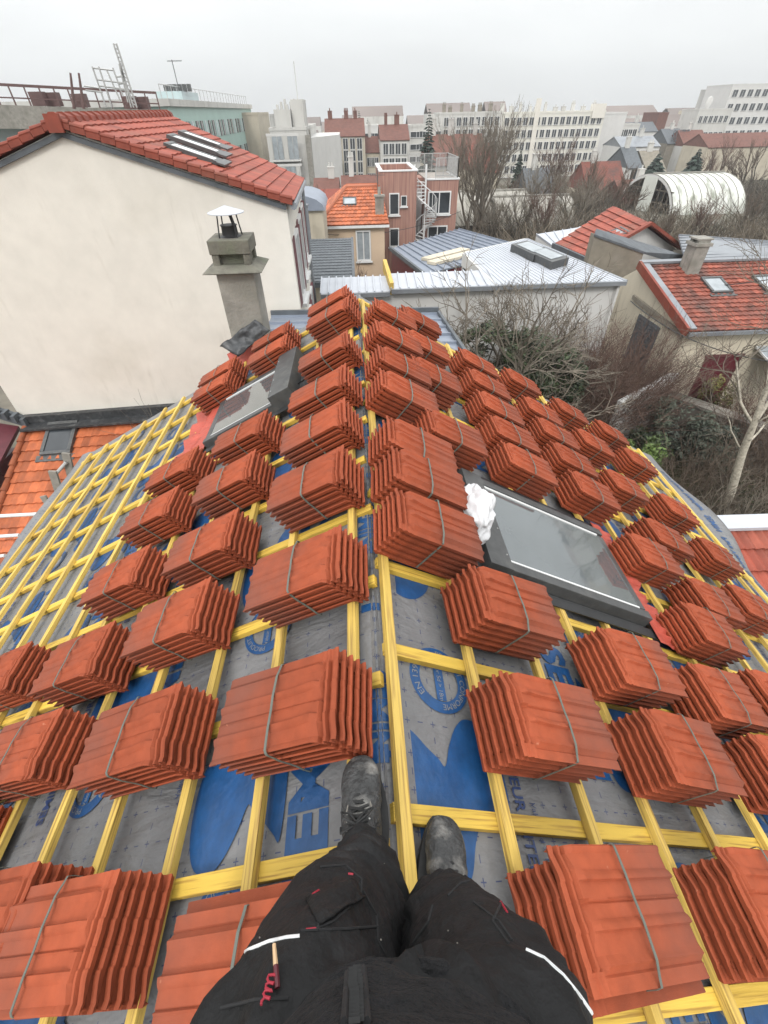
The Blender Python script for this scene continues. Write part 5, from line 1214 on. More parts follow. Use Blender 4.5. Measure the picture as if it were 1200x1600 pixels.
mb = MB(); mb.add([(6.2, 2, GZ + .004), (17, 2, GZ + .004), (17, 15, GZ + .004), (6.2, 15, GZ + .004)], [(0, 1, 2, 3)])
tag(mb.build('lawn', T['grass']), kind='structure')
# ------------------------------------------------------------------ barrel vaulted greenhouse and low tunnels
def vault(name, label, N, Fp, ax, hgt, ribs, m, end=True):
    t = thing(name, label, 'greenhouse', tuple((N + Fp) / 2)); n = 16
    def arc(f, o=Vector((0, 0, 0)), k=1.0):
        c = (N + Fp) / 2; h_ = (N - Fp) / 2
        return [c + h_ * math.cos(math.pi * j / n) * k + Vector((0, 0, hgt * math.sin(math.pi * j / n) * k)) + ax * f + o for j in range(n + 1)]
    mb = MB(); M_ = 24; vs = []
    for i in range(M_ + 1): vs += arc(i / M_)
    fs = [(i * (n + 1) + j, (i + 1) * (n + 1) + j, (i + 1) * (n + 1) + j + 1, i * (n + 1) + j + 1) for i in range(M_) for j in range(n)]
    mb.add(vs, fs); mb.build('sheet', m, t, smooth=60)
    mb = MB()
    for i in range(ribs + 1): mb.tube(arc(i / ribs, k=1.006), .035, 5)
    mb.beam((N + Fp) / 2 + Vector((0, 0, hgt + .1)) , (N + Fp) / 2 + Vector((0, 0, hgt + .1)) + ax, .3, .12)
    mb.build('rib', T['concrete'], t)
    mb = MB(); a = arc(0); b_ = arc(0, k=.93); 
    mb.add([p - ax * .008 for p in a] + [p - ax * .008 for p in b_], [(j, j + 1, n + 2 + j, n + 1 + j) for j in range(n)]); mb.build('end_rim', T['wallwhite'] if end else T['tunnel'], t)
    if end:
        mb = MB()
        for j in range(1, n): mb.beam(a[j], Vector((a[j].x, a[j].y, min(N.z, Fp.z))), .12, .12, (1, 0, 0))
        for k in (.35, .65): mb.beam(N.lerp(Fp, .08) + Vector((0, 0, hgt * k)), N.lerp(Fp, .92) + Vector((0, 0, hgt * k)), .12, .12)
        mb.build('end_frame', T['bark'], t)
        mb = MB(); q0, q1 = N.lerp(Fp, .38), N.lerp(Fp, .60); mb.slab([q0 - ax * .012, q1 - ax * .012, q1 + Vector((0, 0, hgt * .95)) - ax * .012, q0 + Vector((0, 0, hgt * .95)) - ax * .012], .06); mb.build('end_panel', T['polycarb'], t)
    return t
N, Fp = atz(1046, 345, -9.4), atz(962, 325, -9.4)
vault('barrel_greenhouse', 'large barrel vaulted shed in stained white sheeting with open timber end', N, Fp, Vector(((atz(1182, 348, -9.4) - N).x, 0, 0)), 4.3, 10, T['polycarb'])
for px, Y, wd, hg, lb in ((775, 55, 9, 2.6, 'low pale tunnel roof behind the bare tree beside the timber building'), (850, 52, 8, 2.3, 'low pale tunnel roof behind the white zinc roofed building')):
    b_ = at(px, 345, Y); z_ = gz(Y); vault('tunnel_roof', lb, Vector((b_.x - wd * .6, Y, z_ + .8)), Vector((b_.x - wd * .6, Y + 6, z_ + .8)), Vector((wd, 0, 0)), hg, 8, T['tunnel'], False)
# ------------------------------------------------------------------ buildings further off
def facade_windows(parent, x0, x1, y, z0, z1, rows, colsn, wd, ht, face='y', frame=None, keep=None, m=None, seed=0):
    """grid of windows; one mesh window copied along the facade"""
    rng = random.Random(seed); first_ = None
    for r in range(rows):
        for c in range(colsn):
            if keep and not keep(r, c): continue
            f = (c + .5) / colsn; z = z0 + (z1 - z0) * (r + .5) / rows
            k = rng.random()
            if first_ is None:
                mb = MB(); t = .07
                mb.box((0, -.02, 0), (wd, .06, ht), None, 0); mb.box((0, -.06, 0), (t, .03, ht), None, 1)
                for s_ in (-1, 1): mb.box((s_ * (wd / 2 + t / 2), -.03, 0), (t, .12, ht + 2 * t), None, 1)
                mb.box((0, -.03, ht / 2 + t / 2), (wd, .12, t), None, 1); mb.box((0, -.06, -ht / 2 - t / 2), (wd + .1, .2, t), None, 1)
                o = mb.build('window', [m or T['pane'], frame or T['white']], None); o.parent = parent; first_ = o
            else:
                o = first_.copy(); COL.objects.link(o)
            P = ORG[parent.name]
            if face == 'y': o.location = Vector((x0 + (x1 - x0) * f, y - .012, z)) - P
            else: o.location = Vector((y + .012, x0 + (x1 - x0) * f, z)) - P; o.rotation_euler = (0, 0, R(90))
def block(name, label, cat, x0, x1, y0, depth, zb, zt, wall, rows=0, colsn=0, ww=1.0, wh=1.4, roof=None, chim=0, side=None, seed=1, frame=None, z0=None, chm=None, pitch=2.2, group=None):
    if roof: zt -= pitch
    t = thing(name, label, cat, ((x0 + x1) / 2, y0, zb), group); mb = MB(); mb.b2((x0, y0, zb), (x1, y0 + depth, zt)); mb.build('wall', wall, t)
    if roof:
        mb = MB(); e = .25; ym = y0 + depth / 2
        A, B = Vector((x0 - .1, ym, zt + pitch)), Vector((x1 + .1, ym, zt + pitch))
        mb.slab([(x0 - .1, y0 - e, zt + .02), (x1 + .1, y0 - e, zt + .02), B, A], .12); mb.slab([(x1 + .1, y0 + depth + e, zt + .02), (x0 - .1, y0 + depth + e, zt + .02), A, B], .12)
        for x in (x0, x1): mb.add([(x, y0, zt), (x, y0 + depth, zt), (x, ym, zt + pitch - .1)], [(0, 1, 2)])
        mb.build('roof', roof, t)
    else:
        mb = MB(); p = .35
        for lo, hi in (((x0 - .05, y0 - .05, zt), (x1 + .05, y0 + .2, zt + p)), ((x0 - .05, y0 + depth - .2, zt), (x1 + .05, y0 + depth + .05, zt + p)), ((x0 - .05, y0 + .2, zt), (x0 + .2, y0 + depth - .2, zt + p)), ((x1 - .2, y0 + .2, zt), (x1 + .05, y0 + depth - .2, zt + p))): mb.b2(lo, hi)
        mb.build('parapet', wall, t)
    z0 = zb + (zt - zb) * .12 if z0 is None else z0
    if rows: facade_windows(t, x0 + .4, x1 - .4, y0, z0, zt - .2, rows, colsn, ww, wh, seed=seed, frame=frame)
    if side: facade_windows(t, y0 + .6, y0 + depth - .6, x1 if side[2] > 0 else x0, z0, zt - .2, side[0], side[1], ww, wh, face='x', seed=seed + 1, frame=frame)
    rng = random.Random(seed)
    for k in range(chim):
        x = x0 + (x1 - x0) * (k + .5 + rng.uniform(-.25, .25)) / chim; hgt = rng.uniform(.9, 1.7); zz = zt + (pitch if roof else 0)
        stack_chimney(t, x, y0 + depth / 2, zz - .4, zz + hgt, rng.uniform(.5, 1.0), .6, chm or T['walldirty'], rng.randint(1, 3))
    return t
def bx(px0, px1, pyt, Y): a, b_ = at(px0, pyt, Y), at(px1, pyt, Y); return a.x, b_.x, (a.z + b_.z) / 2
# cream apartment block with many windows and roof chimneys
x0, x1, zt = bx(786, 946, 177, 135)
ab = block('apartment_block', 'long cream apartment block with six rows of windows and many roof chimneys', 'apartment block', x0, x1, 135, 12, gz(135), zt, T['wallcream2'] if 'wallcream2' in T else T['wallpale'] if 'wallpale' in T else T['render'], 6, 16, .95, 1.35, None, 11, None, 5, z0=zt - 13.5, chm=T['walldirty'])
mb = MB(); xx = x0 + (x1 - x0) * .33; mb.b2((xx - .55, 134.7, gz(135)), (xx + .55, 135.2, zt + 2.6)); mb.b2((x1 - 3.2, 134.6, zt - 1), (x1 - .3, 136.5, zt + 1.5)); mb.build('shaft', T['render'], ab)
x2 = at(968, 177, 140).x
block('white_gable_block', 'white windowless end building joined to the right of the cream apartment block', 'apartment block', x1 + .02, x2, 136, 10, gz(135), zt - .4, T['wallwhite'])
x0, x1, zt = bx(690, 786, 178, 128)
block('grey_apartment_block', 'grey apartment building seen through the branches of the tall bare tree', 'apartment block', x0, x1 - .1, 128, 12, gz(128), zt, T['walldirty'], 5, 9, .9, 1.4, None, 6, None, 6, chm=T['wallgrey'])
x0, x1, zt = bx(676, 768, 212, 74)
block('beige_gable_house', 'big beige house with red brown roof behind the tall bare tree', 'house', x0, x1, 74, 12, gz(74), zt, T['wallbeige'], 0, 0, roof=T['roofbrown'], chim=3, pitch=3.0)
x0, x1, zt = bx(740, 784, 226, 66)
block('red_roof_house', 'house with small bright red roof right of the tall bare tree', 'house', x0, x1, 66, 8, gz(66), zt, T['wallbeige'], 0, 0, roof=T['roofold'], pitch=2.6)
# red roofed houses in the middle
x0, x1, zt = bx(506, 569, 185, 112)
block('red_roofed_house', 'four storey cream house under a red roof with three chimneys left of centre', 'house', x0, x1, 112, 10, gz(112), zt, T['wallbeige'], 4, 5, .9, 1.6, T['roofbrown'], 3, None, 7, pitch=2.6, chm=T['roofbrown'])
x0, x1, zt = bx(570, 593, 214, 114)
block('red_roofed_house', 'low narrow house with brown red roof squeezed between two taller houses', 'house', x0, x1, 114, 8, gz(114), zt, T['wallcream'], 2, 3, .8, 1.3, T['roofbrown'], 1, None, 8, pitch=2.4)
x0, x1, zt = bx(594, 640, 195, 110)
block('red_roofed_house', 'grey white house with dark red roof just left of the tall conifer', 'house', x0, x1, 110, 9, gz(110), zt, T['walldirty'], 3, 4, .9, 1.6, T['roofbrown'], 2, None, 9, pitch=2.2, chm=T['roofbrown'])
x0, x1, zt = bx(568, 592, 198, 140)
block('flat_roof_block', 'pale flat block rising behind the narrow brown roofed house', 'apartment block', x0, x1, 140, 9, gz(140), zt, T['wallwhite'], 3, 2, 1.6, .9, None, 0, None, 10)
x0, x1, zt = bx(641, 690, 198, 126)
block('flat_roof_block', 'grey flat block with balcony bands behind the tall conifer', 'apartment block', x0, x1, 126, 9, gz(126), zt, T['walldirty'], 4, 3, 2.6, .9, None, 0, None, 11)
# grey apartment building with glazed balconies and big blank wall
x0, x1, zt = bx(421, 478, 204, 82); 
gb = block('balcony_building', 'pale grey apartment building with glazed balconies and big stained blank side wall', 'apartment block', x0, x1, 82, 26, gz(82), zt, T['walldirty'], 0, 0)
mb = MB()
for k in range(3):
    z_ = zt - 3.1 - 3.3 * k; mb.b2((x0 - .4, 80.6, z_ - .2), (x1 - 1.0, 82, z_)); mb.b2((x0 - .4, 80.6, z_ + 2.55), (x1 - 1.0, 80.7, z_ + 2.85))
mb.build('balcony', T['wallwhite'], gb)
for k in range(3):
    for j in range(6):
        z_ = zt - 3.1 - 3.3 * k; w_ = (x1 - x0 - .8) / 6; mb = MB(); mb.b2((x0 - .35 + j * w_, 80.62, z_ + .02), (x0 - .42 + (j + 1) * w_, 80.68, z_ + 2.54)); mb.build('balcony_glazing', T['pane2'] if (j + k) % 3 else T['walldirty'], gb)
mb = MB(); mb.b2((x0 + .8, 83, zt + .3), (x1 - 2, 92, zt + 2.2)); mb.b2((x1 - 1.9, 84, zt + .3), (x1 - .2, 90, zt + 3.2))
for k in range(6): mb.b2((x0 + 1 + k * .45, 85 + k % 3, zt + 2.1), (x0 + 1.3 + k * .45, 85.6 + k % 3, zt + 2.7 + .3 * (k % 3)))
mb.tube([(x1 - 1.0, 86, zt + 3.2), (x1 - 1.0, 86, zt + 7)], .05, 4); mb.build('roof_plant', T['walldirty'], gb)
mb = MB(); xs = x1; prism(mb, [(xs + .02, 85), (at(530, 215, 96).x, 96), (at(530, 215, 96).x, 107), (xs + .02, 107)], gz(82), at(516, 212, 92).z); mb.build('side_wing', T['wallwhite'], gb)
mb = MB(); mb.b2((x1 - .2, 81.7, gz(82)), (x1 + .5, 82.6, zt - .5)); mb.tube([(x1 + .3, 84.6, zt), (x1 + .3, 84.6, gz(82))], .15, 6); mb.build('shaft', T['concrete'], gb)
for k, (p0, p1, pyt, Y, m, rf, lb) in enumerate(((400, 421, 182, 120, T['walldirty'], None, 'pale tall block just right of the green office building'), (378, 402, 180, 100, T['wallbeige'], None, 'beige tower block at the end of the green office building'), (421, 440, 196, 150, T['wallgrey'], T['slate'], 'brown brick house between beige tower and balcony building'))):
    x0, x1, zt = bx(p0, p1, pyt, Y); block('tower_block', lb, 'apartment block', x0, x1, Y, 14, gz(Y), zt, m, 3 if k == 2 else 0, 3, .9, 1.5, rf)
# green office building running away on the left
X1 = at(262, 166, 60).x; zt = at(262, 166, 60).z; Yb2 = 110
go = thing('green_office_building', 'long mint green office building with window bands behind the white house roof', 'office building', (X1 - 8, 80, gz(60)))
mb = MB(); mb.b2((X1 - 16, 60, gz(60)), (X1, Yb2, zt)); mb.build('wall', T['green'], go)
mb = MB(); mb.b2((X1 - 16.2, 59.7, zt), (X1 + .3, Yb2 + .2, zt + .55)); mb.build('parapet', T['green2'] if 'green2' in T else T['walldirty'], go)
for k in range(3):
    z_ = zt - 2.2 - 3.2 * k
    for j in range(24):
        y_ = 61 + j * 2.02; mb = MB(); mb.b2((X1 - .02, y_, z_ - .65), (X1 + .06, y_ + 1.3, z_ + 1.0), 0); mb.b2((X1 + .0, y_ + .6, z_ - .65), (X1 + .09, y_ + .7, z_ + 1.0), 1); mb.build('window', [T['pane'] if (j * 7 + k) % 3 else T['glassgreen'], T['white']], go)
mb = MB(); mb.tube([(X1 - .5, 60.5, zt + 1.6), (X1 - .5, Yb2, zt + 1.6)], .04, 4)
for j in range(26): mb.tube([(X1 - .5, 60.5 + j * 1.95, zt + .5), (X1 - .5, 60.5 + j * 1.95, zt + 1.6)], .035, 4)
mb.build('railing', T['steel'], go)
a, b_ = at(243, 143, 66), at(283, 143, 66); mb = MB(); mb.b2((a.x, 66, zt + .5), (b_.x, 73, a.z)); mb.build('plant_room', T['glassgreen'], go)
mb = MB()
for k in range(6): mb.box((a.x + .6 + k * .5, 68, a.z + .3), (.35, .5, .6))
mb.tube([(a.x + 2.2, 67, a.z), (a.x + 2.2, 67, a.z + 2.4)], .04, 4); mb.beam((a.x + 1.7, 67, a.z + 2.3), (a.x + 3.2, 67, a.z + 2.3), .06, .06); mb.build('antenna', T['dkmetal'], go)
# construction site: concrete slab with guard rails and scaffold
cs = thing('construction_building', 'unfinished concrete storey with red guard rails and grey scaffold at upper left', 'building site', (-25, 40, gz(40)))
a, b_ = at(-60, 147, 40), at(249, 168, 46); zs = a.z
mb = MB(); L0, L1 = at(-80, 161, 38), at(249, 172, 46); hh = 1.15
mb.hexa([L0 + Vector((0, 0, -hh)), L1 + Vector((0, 0, -hh)), L1 + Vector((-2, 9, -hh)), L0 + Vector((-2, 9, -hh)), L0, L1, L1 + Vector((-2, 9, 0)), L0 + Vector((-2, 9, 0))])
for f in (.35, .47, .80): p = L0.lerp(L1, f) + Vector((0, .6, -hh)); mb.b2((p.x - .3, p.y, gz(40)), (p.x + .3, p.y + .6, p.z))
mb.build('slab', T['concrete'], cs)
mb = MB(); q = [L0 + Vector((0, 3, -hh)), L0.lerp(L1, .95) + Vector((0, 3, -hh))]; mb.hexa([Vector((q[0].x, q[0].y, gz(40))), Vector((q[1].x, q[1].y, gz(40))), Vector((q[1].x, q[1].y + .2, gz(40))), Vector((q[0].x, q[0].y + .2, gz(40))), q[0], q[1], q[1] + Vector((0, .2, 0)), q[0] + Vector((0, .2, 0))]); mb.build('sheeting', T['glassgreen'], cs)
mb = MB(); n = 15
for h_ in (.35, .95): mb.beam(L0 + Vector((0, .2, h_)), L1 + Vector((0, .2, h_)), .05, .14 if h_ > .9 else .07)
for k in range(n + 1): p = L0.lerp(L1, k / n) + Vector((0, .2, 0)); mb.beam(p + Vector((0, 0, -.2)), p + Vector((0, 0, 1.0)), .07, .07, (0, 1, 0))
for k in (1, 5, 6, 8, 12, 13): p = L0.lerp(L1, (k + .3) / n) + Vector((0, 1, .35)); mb.box(p, (.9, .5, .7))
mb.build('guard_rail', T['rust'], cs)
mb = MB()
for px in (116, 131): p = at(px, 170, 41); mb.tube([p, at(px - 6 if px < 120 else px - 8, 114, 41)], [.10, .06], 6)
mb.build('post', T['rust'], cs)
mb = MB(); Ys = 42
pl = [((166, 168), (144, 104)), ((175, 168), (154, 104)), ((188, 158), (166, 108)), ((192, 150), (176, 106)), ((200, 160), (186, 100)), ((209, 168), (177, 68)), ((205, 168), (188, 98))]
for a, b_ in pl: mb.tube([at(*a, Ys), at(*b_, Ys)], .055, 5)
for a, b_ in (((144, 106), (178, 110)), ((150, 124), (196, 130)), ((155, 134), (199, 140)), ((131, 134), (158, 138)), ((134, 141), (160, 144)), ((180, 120), (195, 119)), ((184, 131), (198, 130)), ((186, 140), (202, 142))): mb.tube([at(*a, Ys), at(*b_, Ys)], .045, 4)
p0, p1, p2, p3 = at(177, 68, Ys), at(209, 168, Ys), at(182, 68, Ys), at(214, 168, Ys)
mb.tube([p2, p3], .06, 5)
for k in range(16): mb.tube([p0.lerp(p1, k / 16), p2.lerp(p3, (k + .5) / 16)], .03, 4)
mb.build('scaffold', T['steel'], cs)
# right hand side skyline
x0, x1, zt = bx(1146, 1290, 132, 190)
tb = block('tower_block', 'tall white tower block with rows of windows at the upper right corner', 'apartment block', x0, x1, 190, 14, gz(190), zt, T['wallwhite'], 8, 12, 1.6, 1.7, None, 0, None, 21, z0=zt - 27)
x0, x1, zt = bx(1134, 1147, 140, 195); block('tower_block', 'narrow grey side wing left of the white tower block', 'apartment block', x0, x1, 195, 14, gz(195), zt, T['walldirty'])
for k, (p0, p1, pyt, Y, m, rf, rows, cl, lb, pt) in enumerate((
    (1093, 1145, 172, 170, T['walldirty'], None, 3, 6, 'grey flat roofed building with satellite dish left of the white tower', 0),
    (1078, 1116, 204, 120, T['walldirty'], T['roofbrown'], 4, 5, 'grey house with dark red roof before the grey flat building', 2.6),
    (1050, 1079, 202, 124, T['wallgrey'], T['slate'], 0, 0, 'brown gabled building with old painted lettering on its wall', 2.4),
    (968, 1000, 196, 150, T['walldirty'], None, 3, 4, 'pale building with balconies right of the white end block', 0),
    (985, 1032, 191, 160, T['wallwhite'], T['slate'], 2, 8, 'white building with mansard dark roof on the skyline', 2.0),
    (1030, 1045, 178, 165, T['maroon2'] if 'maroon2' in T else T['roofbrown'], None, 0, 0, 'narrow red brick tower on the skyline', 0),
    (975, 1036, 214, 120, T['wallwhite'], T['zinc'], 2, 6, 'low white building with pale curved roof below the skyline', 1.6),
    (990, 1012, 232, 92, T['wallwhite'], T['slate'], 2, 1, 'small white house with tall dark window beside the broad conifer', 2.6),
    (1020, 1050, 238, 92, T['wallbeige'], T['wallgrey'], 0, 0, 'beige house with open dark gable beside the broad conifer', 2.6),
    (928, 990, 256, 80, T['wallbeige'], T['roofold'], 0, 0, 'house with mottled red roof in front of the white end block', 3.4),
    (985, 1062, 286, 72, T['wallgrey'], T['roofbrown'], 0, 0, 'long low brown roof behind the barrel vaulted shed', 2.2),
    (836, 880, 268, 64, T['wallwhite'], T['slate'], 0, 0, 'small white gabled house with slate roof among the bare trees', 3.2),
    (1115, 1290, 208, 110, T['wallbeige'], T['roofbrown'], 0, 0, 'long red brown roof behind the fan shaped bare tree', 2.0),
    (470, 540, 305, 50, T['wallbeige'], T['roofred'], 0, 0, 'red roofed house with rooflight behind the peach house', 2.0),
    (488, 528, 284, 66, T['wallgrey'], T['roofbrown'], 0, 0, 'low dark brown roof left of the timber clad building', 1.4),
    (533, 588, 280, 62, T['wallgrey'], T['roofbrown'], 0, 0, 'dark brown roof right behind the timber clad building', 1.8),
    (390, 470, 330, 48, T['wallgrey'], T['slate'], 0, 0, 'grey roof half hidden behind the cream gabled house', 1.2))):
    x0, x1, zt = bx(p0, p1, pyt, Y); block('town_house', lb, 'house' if rf else 'apartment block', x0, x1, Y, 9, gz(Y), zt - (0 if rf else 0), m, rows, cl, 1.0, 1.5, rf, 1 if rf and Y > 60 else 0, None, 40 + k, pitch=pt or 2)
p = at(1108, 160, 172); mb = MB(); mb.tube([p + Vector((0, 0, -3)), p], .2, 6); mb.ball(p, (1.0, .3, 1.4), 12, 8); tag(mb.build('satellite_dish', T['wallwhite']), 'white dish antenna on the grey flat roof left of the white tower', 'dish antenna')
# old painted word on the brown gable
vs, fs = text_geo('SUZE', 2.9, .02); x0 = at(1052, 205, 124).x; z_ = at(1060, 221, 124).z; mb = MB(); mb.add([(x0 + v.x * .55, 123.9, z_ + v.y) for v in vs], fs)
o = mb.build('painted_lettering', T['slate']); pr = [q for q in bpy.data.objects if q.get('label', '').startswith('brown gabled building')][0]; o.parent = pr; o.location = -ORG[pr.name]
# hazy town that fills the horizon
T['fargrey'] = mat('far_roofs', (.20, .165, .15), .9, .3, .02, col2=(.16, .10, .08), f2=.6, s2=.02)
mb = MB(); rng = random.Random(77)
for k in range(1500):
    Y = rng.uniform(170, 900); x = rng.uniform(-1.5, 1.6) * Y + rng.uniform(-20, 20); wd, dp, hgt = rng.uniform(8, 26), rng.uniform(8, 16), rng.uniform(6, 15)
    if Y < 220: hgt *= .7
    z_ = gz(Y); mb.b2((x, Y, z_), (x + wd, Y + dp, z_ + hgt), 1 if rng.random() < .3 else 0)
    if rng.random() < .6:
        mb.add([(x, Y, z_ + hgt), (x + wd, Y, z_ + hgt), (x + wd, Y + dp / 2, z_ + hgt + 3), (x, Y + dp / 2, z_ + hgt + 3), (x + wd, Y + dp, z_ + hgt), (x, Y + dp, z_ + hgt)], [(0, 1, 2, 3), (3, 2, 4, 5)], 2)
tag(mb.build('distant_town', [T['walldirty'], T['wallbeige'], T['fargrey']]), kind='stuff')
# ------------------------------------------------------------------ the person standing astride the ridge
from mathutils.bvhtree import BVHTree
T['fabric'] = mat('black_work_fabric', (.0065, .0065, .0070), .75, .45, 30, .55, 34, col2=(.020, .020, .021), f2=.55, s2=7, spec=.4)
T['fleece'] = mat('black_fleece', (.013, .013, .0145), 1.0, .45, 50, 1.0, 150)
T['seam'] = mat('seam_thread', (.017, .017, .018), .9, .2, 40)
T['redthread'] = mat('red_thread', (.36, .02, .04), .6, .1, 60)
T['reflect'] = mat('white_reflective_piping', (.75, .76, .76), .5, .1, 60)
T['boot'] = mat('worn_grey_leather', (.040, .040, .040), .55, .5, 30, .6, 90, col2=(.20, .19, .175), f2=.52, s2=16)
T['sole'] = mat('black_rubber_sole', (.02, .02, .02), .7, .3, 20)
T['skin'] = mat('skin', (.52, .32, .23), .5, .05, 10)
T['hair'] = mat('dark_hair', (.03, .02, .015), .7, .3, 20)
T['pencil'] = mat('pencil_wood', (.62, .42, .24), .6, .1, 20)
pn = thing('person', 'roofer seen from own eyes in black work trousers, black fleece and worn grey boots', 'person', (0, 0, 0))
def skin(name, pts, edges, radii, m, levels=2, disp=None, root=0):
    me = bpy.data.meshes.new(name); me.from_pydata(pts, edges, []); o = bpy.data.objects.new(name, me); COL.objects.link(o)
    sk = o.modifiers.new('skin', 'SKIN'); sk.use_smooth_shade = True
    for i, r in enumerate(radii):
        v = me.skin_vertices[0].data[i]; v.radius = r if hasattr(r, '__len__') else (r, r); v.use_root = (i == root)
    sb = o.modifiers.new('sub', 'SUBSURF'); sb.levels = levels; sb.render_levels = levels
    me2 = bpy.data.meshes.new_from_object(o.evaluated_get(bpy.context.evaluated_depsgraph_get()))
    bpy.data.objects.remove(o); bpy.data.meshes.remove(me)
    if disp:
        ns = [v.normal.copy() for v in me2.vertices]
        for v, n in zip(me2.vertices, ns): v.co += n * disp(v.co)
    me2.materials.clear(); me2.materials.append(m); me2.name = name
    o = bpy.data.objects.new(name, me2); COL.objects.link(o); o.parent = pn
    me2.polygons.foreach_set('use_smooth', [True] * len(me2.polygons)); return o
def rid(q): return max(0, 1 - abs(noise.noise(q)) * 3.2)
def folds(p):
    low = max(0, min(1, (.36 - p.z) / .2)); kn = math.exp(-((p.z - .47) / .13) ** 2); hip = max(0, min(1, (p.z - .62) / .15))
    s = p.x * (1 if p.x < .03 else -1)
    a = noise.noise(Vector((p.x * 4, p.y * 4, p.z * 7)))
    r1 = rid(Vector((p.x * 5 + 2, p.y * 5, p.z * 9 + s * 6)))            # long diagonal creases
    r2 = rid(Vector((p.x * 7 + 8, p.y * 7, p.z * 24)))                     # bunched rings low on the leg
    r3 = rid(Vector((p.x * 14, p.y * 14 + 4, p.z * 16)))
    return a * .012 + r1 * (.015 + .006 * kn + .006 * hip) + r2 * (.002 + .018 * low + .008 * kn) + r3 * .003 - .011
tp = [(0, -.105, .93), (0, -.105, .86), (-.105, -.045, .80), (-.094, .035, .66), (-.074, .085, .555), (-.058, .12, .455), (-.050, .175, .32), (-.048, .222, .20), (-.045, .245, .14),
      (.105, -.055, .80), (.106, .02, .65), (.100, .042, .55), (.098, .062, .45), (.105, .090, .30), (.113, .112, .17), (.113, .122, .10)]
te = [(0, 1), (1, 2), (2, 3), (3, 4), (4, 5), (5, 6), (6, 7), (7, 8), (1, 9), (9, 10), (10, 11), (11, 12), (12, 13), (13, 14), (14, 15)]
tr = [(.165, .13), (.17, .14), .128, .112, .094, .080, .072, .066, .060, .126, .106, .088, .074, .066, .061, .056]
trs = skin('trousers', tp, te, tr, T['fabric'], 4, folds, 1)
jp = [(0, -.095, .89), (0, -.105, .96), (0, -.15, 1.12), (0, -.19, 1.30), (0, -.20, 1.40), (-.17, -.20, 1.34), (-.27, -.20, 1.14), (-.16, -.11, 1.33), (.17, -.20, 1.34), (.27, -.20, 1.14), (.16, -.11, 1.33)]
je = [(0, 1), (1, 2), (2, 3), (3, 4), (3, 5), (5, 6), (6, 7), (3, 8), (8, 9), (9, 10)]
jr = [(.165, .150), (.150, .118), (.165, .12), (.165, .11), (.07, .07), .075, .058, .042, .075, .058, .042]
def fl(p): return .012 * noise.noise(p * 9) + .006 * rid(p * 14) + .003 * noise.noise(p * 45) + (.010 * noise.noise(Vector((p.x * 12, p.y * 12, 0))) if p.z < .93 else 0)
jk = skin('fleece_jacket', jp, je, jr, T['fleece'], 4, fl, 2)
# head and hands, out of the picture above and behind the view point
hp = [(0, -.20, 1.40), (0, -.195, 1.47), (0, -.20, 1.56), (0, -.205, 1.63)]
hd = skin('body', hp, [(0, 1), (1, 2), (2, 3)], [.055, .06, (.078, .095), (.06, .075)], T['skin'], 2, None, 0)
mb = MB(); mb.ball((0, -.215, 1.585), (.088, .104, .10), 16, 10); mb.build('hair', T['hair'], pn, smooth=180)
mb = MB(); mb.ball((0, -.098, 1.545), (.014, .02, .022), 8, 6); mb.ball((-.03, -.112, 1.567), (.012, .008, .008), 8, 6); mb.ball((.03, -.112, 1.567), (.012, .008, .008), 8, 6); mb.ball((0, -.112, 1.505), (.022, .008, .007), 8, 6); mb.ball((-.082, -.2, 1.55), (.01, .02, .03), 8, 6); mb.ball((.082, -.2, 1.55), (.01, .02, .03), 8, 6); mb.build('face', T['skin'], hd, smooth=180)
for s in (-1, 1):
    pts = [(s * .16, -.11, 1.33), (s * .125, -.09, 1.39), (s * .10, -.085, 1.43)]; ed = [(0, 1), (1, 2)]; ra = [(.028, .022), (.038, .018), (.036, .015)]
    for k in range(4):
        b0 = len(pts); x = s * (.115 - .018 * k); L_ = (.9, 1.1, 1.05, .85)[k]
        pts += [(x, -.085 + .004, 1.45), (x - s * .012, -.075, 1.45 + .03 * L_), (x - s * .025, -.06, 1.45 + .05 * L_)]; ed += [(2, b0), (b0, b0 + 1), (b0 + 1, b0 + 2)]; ra += [.0095, .009, .008]
    b0 = len(pts); pts += [(s * .085, -.075, 1.405), (s * .06, -.065, 1.425), (s * .045, -.06, 1.44)]; ed += [(1, b0), (b0, b0 + 1), (b0 + 1, b0 + 2)]; ra += [.012, .0105, .009]
    skin('hand', pts, ed, ra, T['skin'], 2, None, 1)
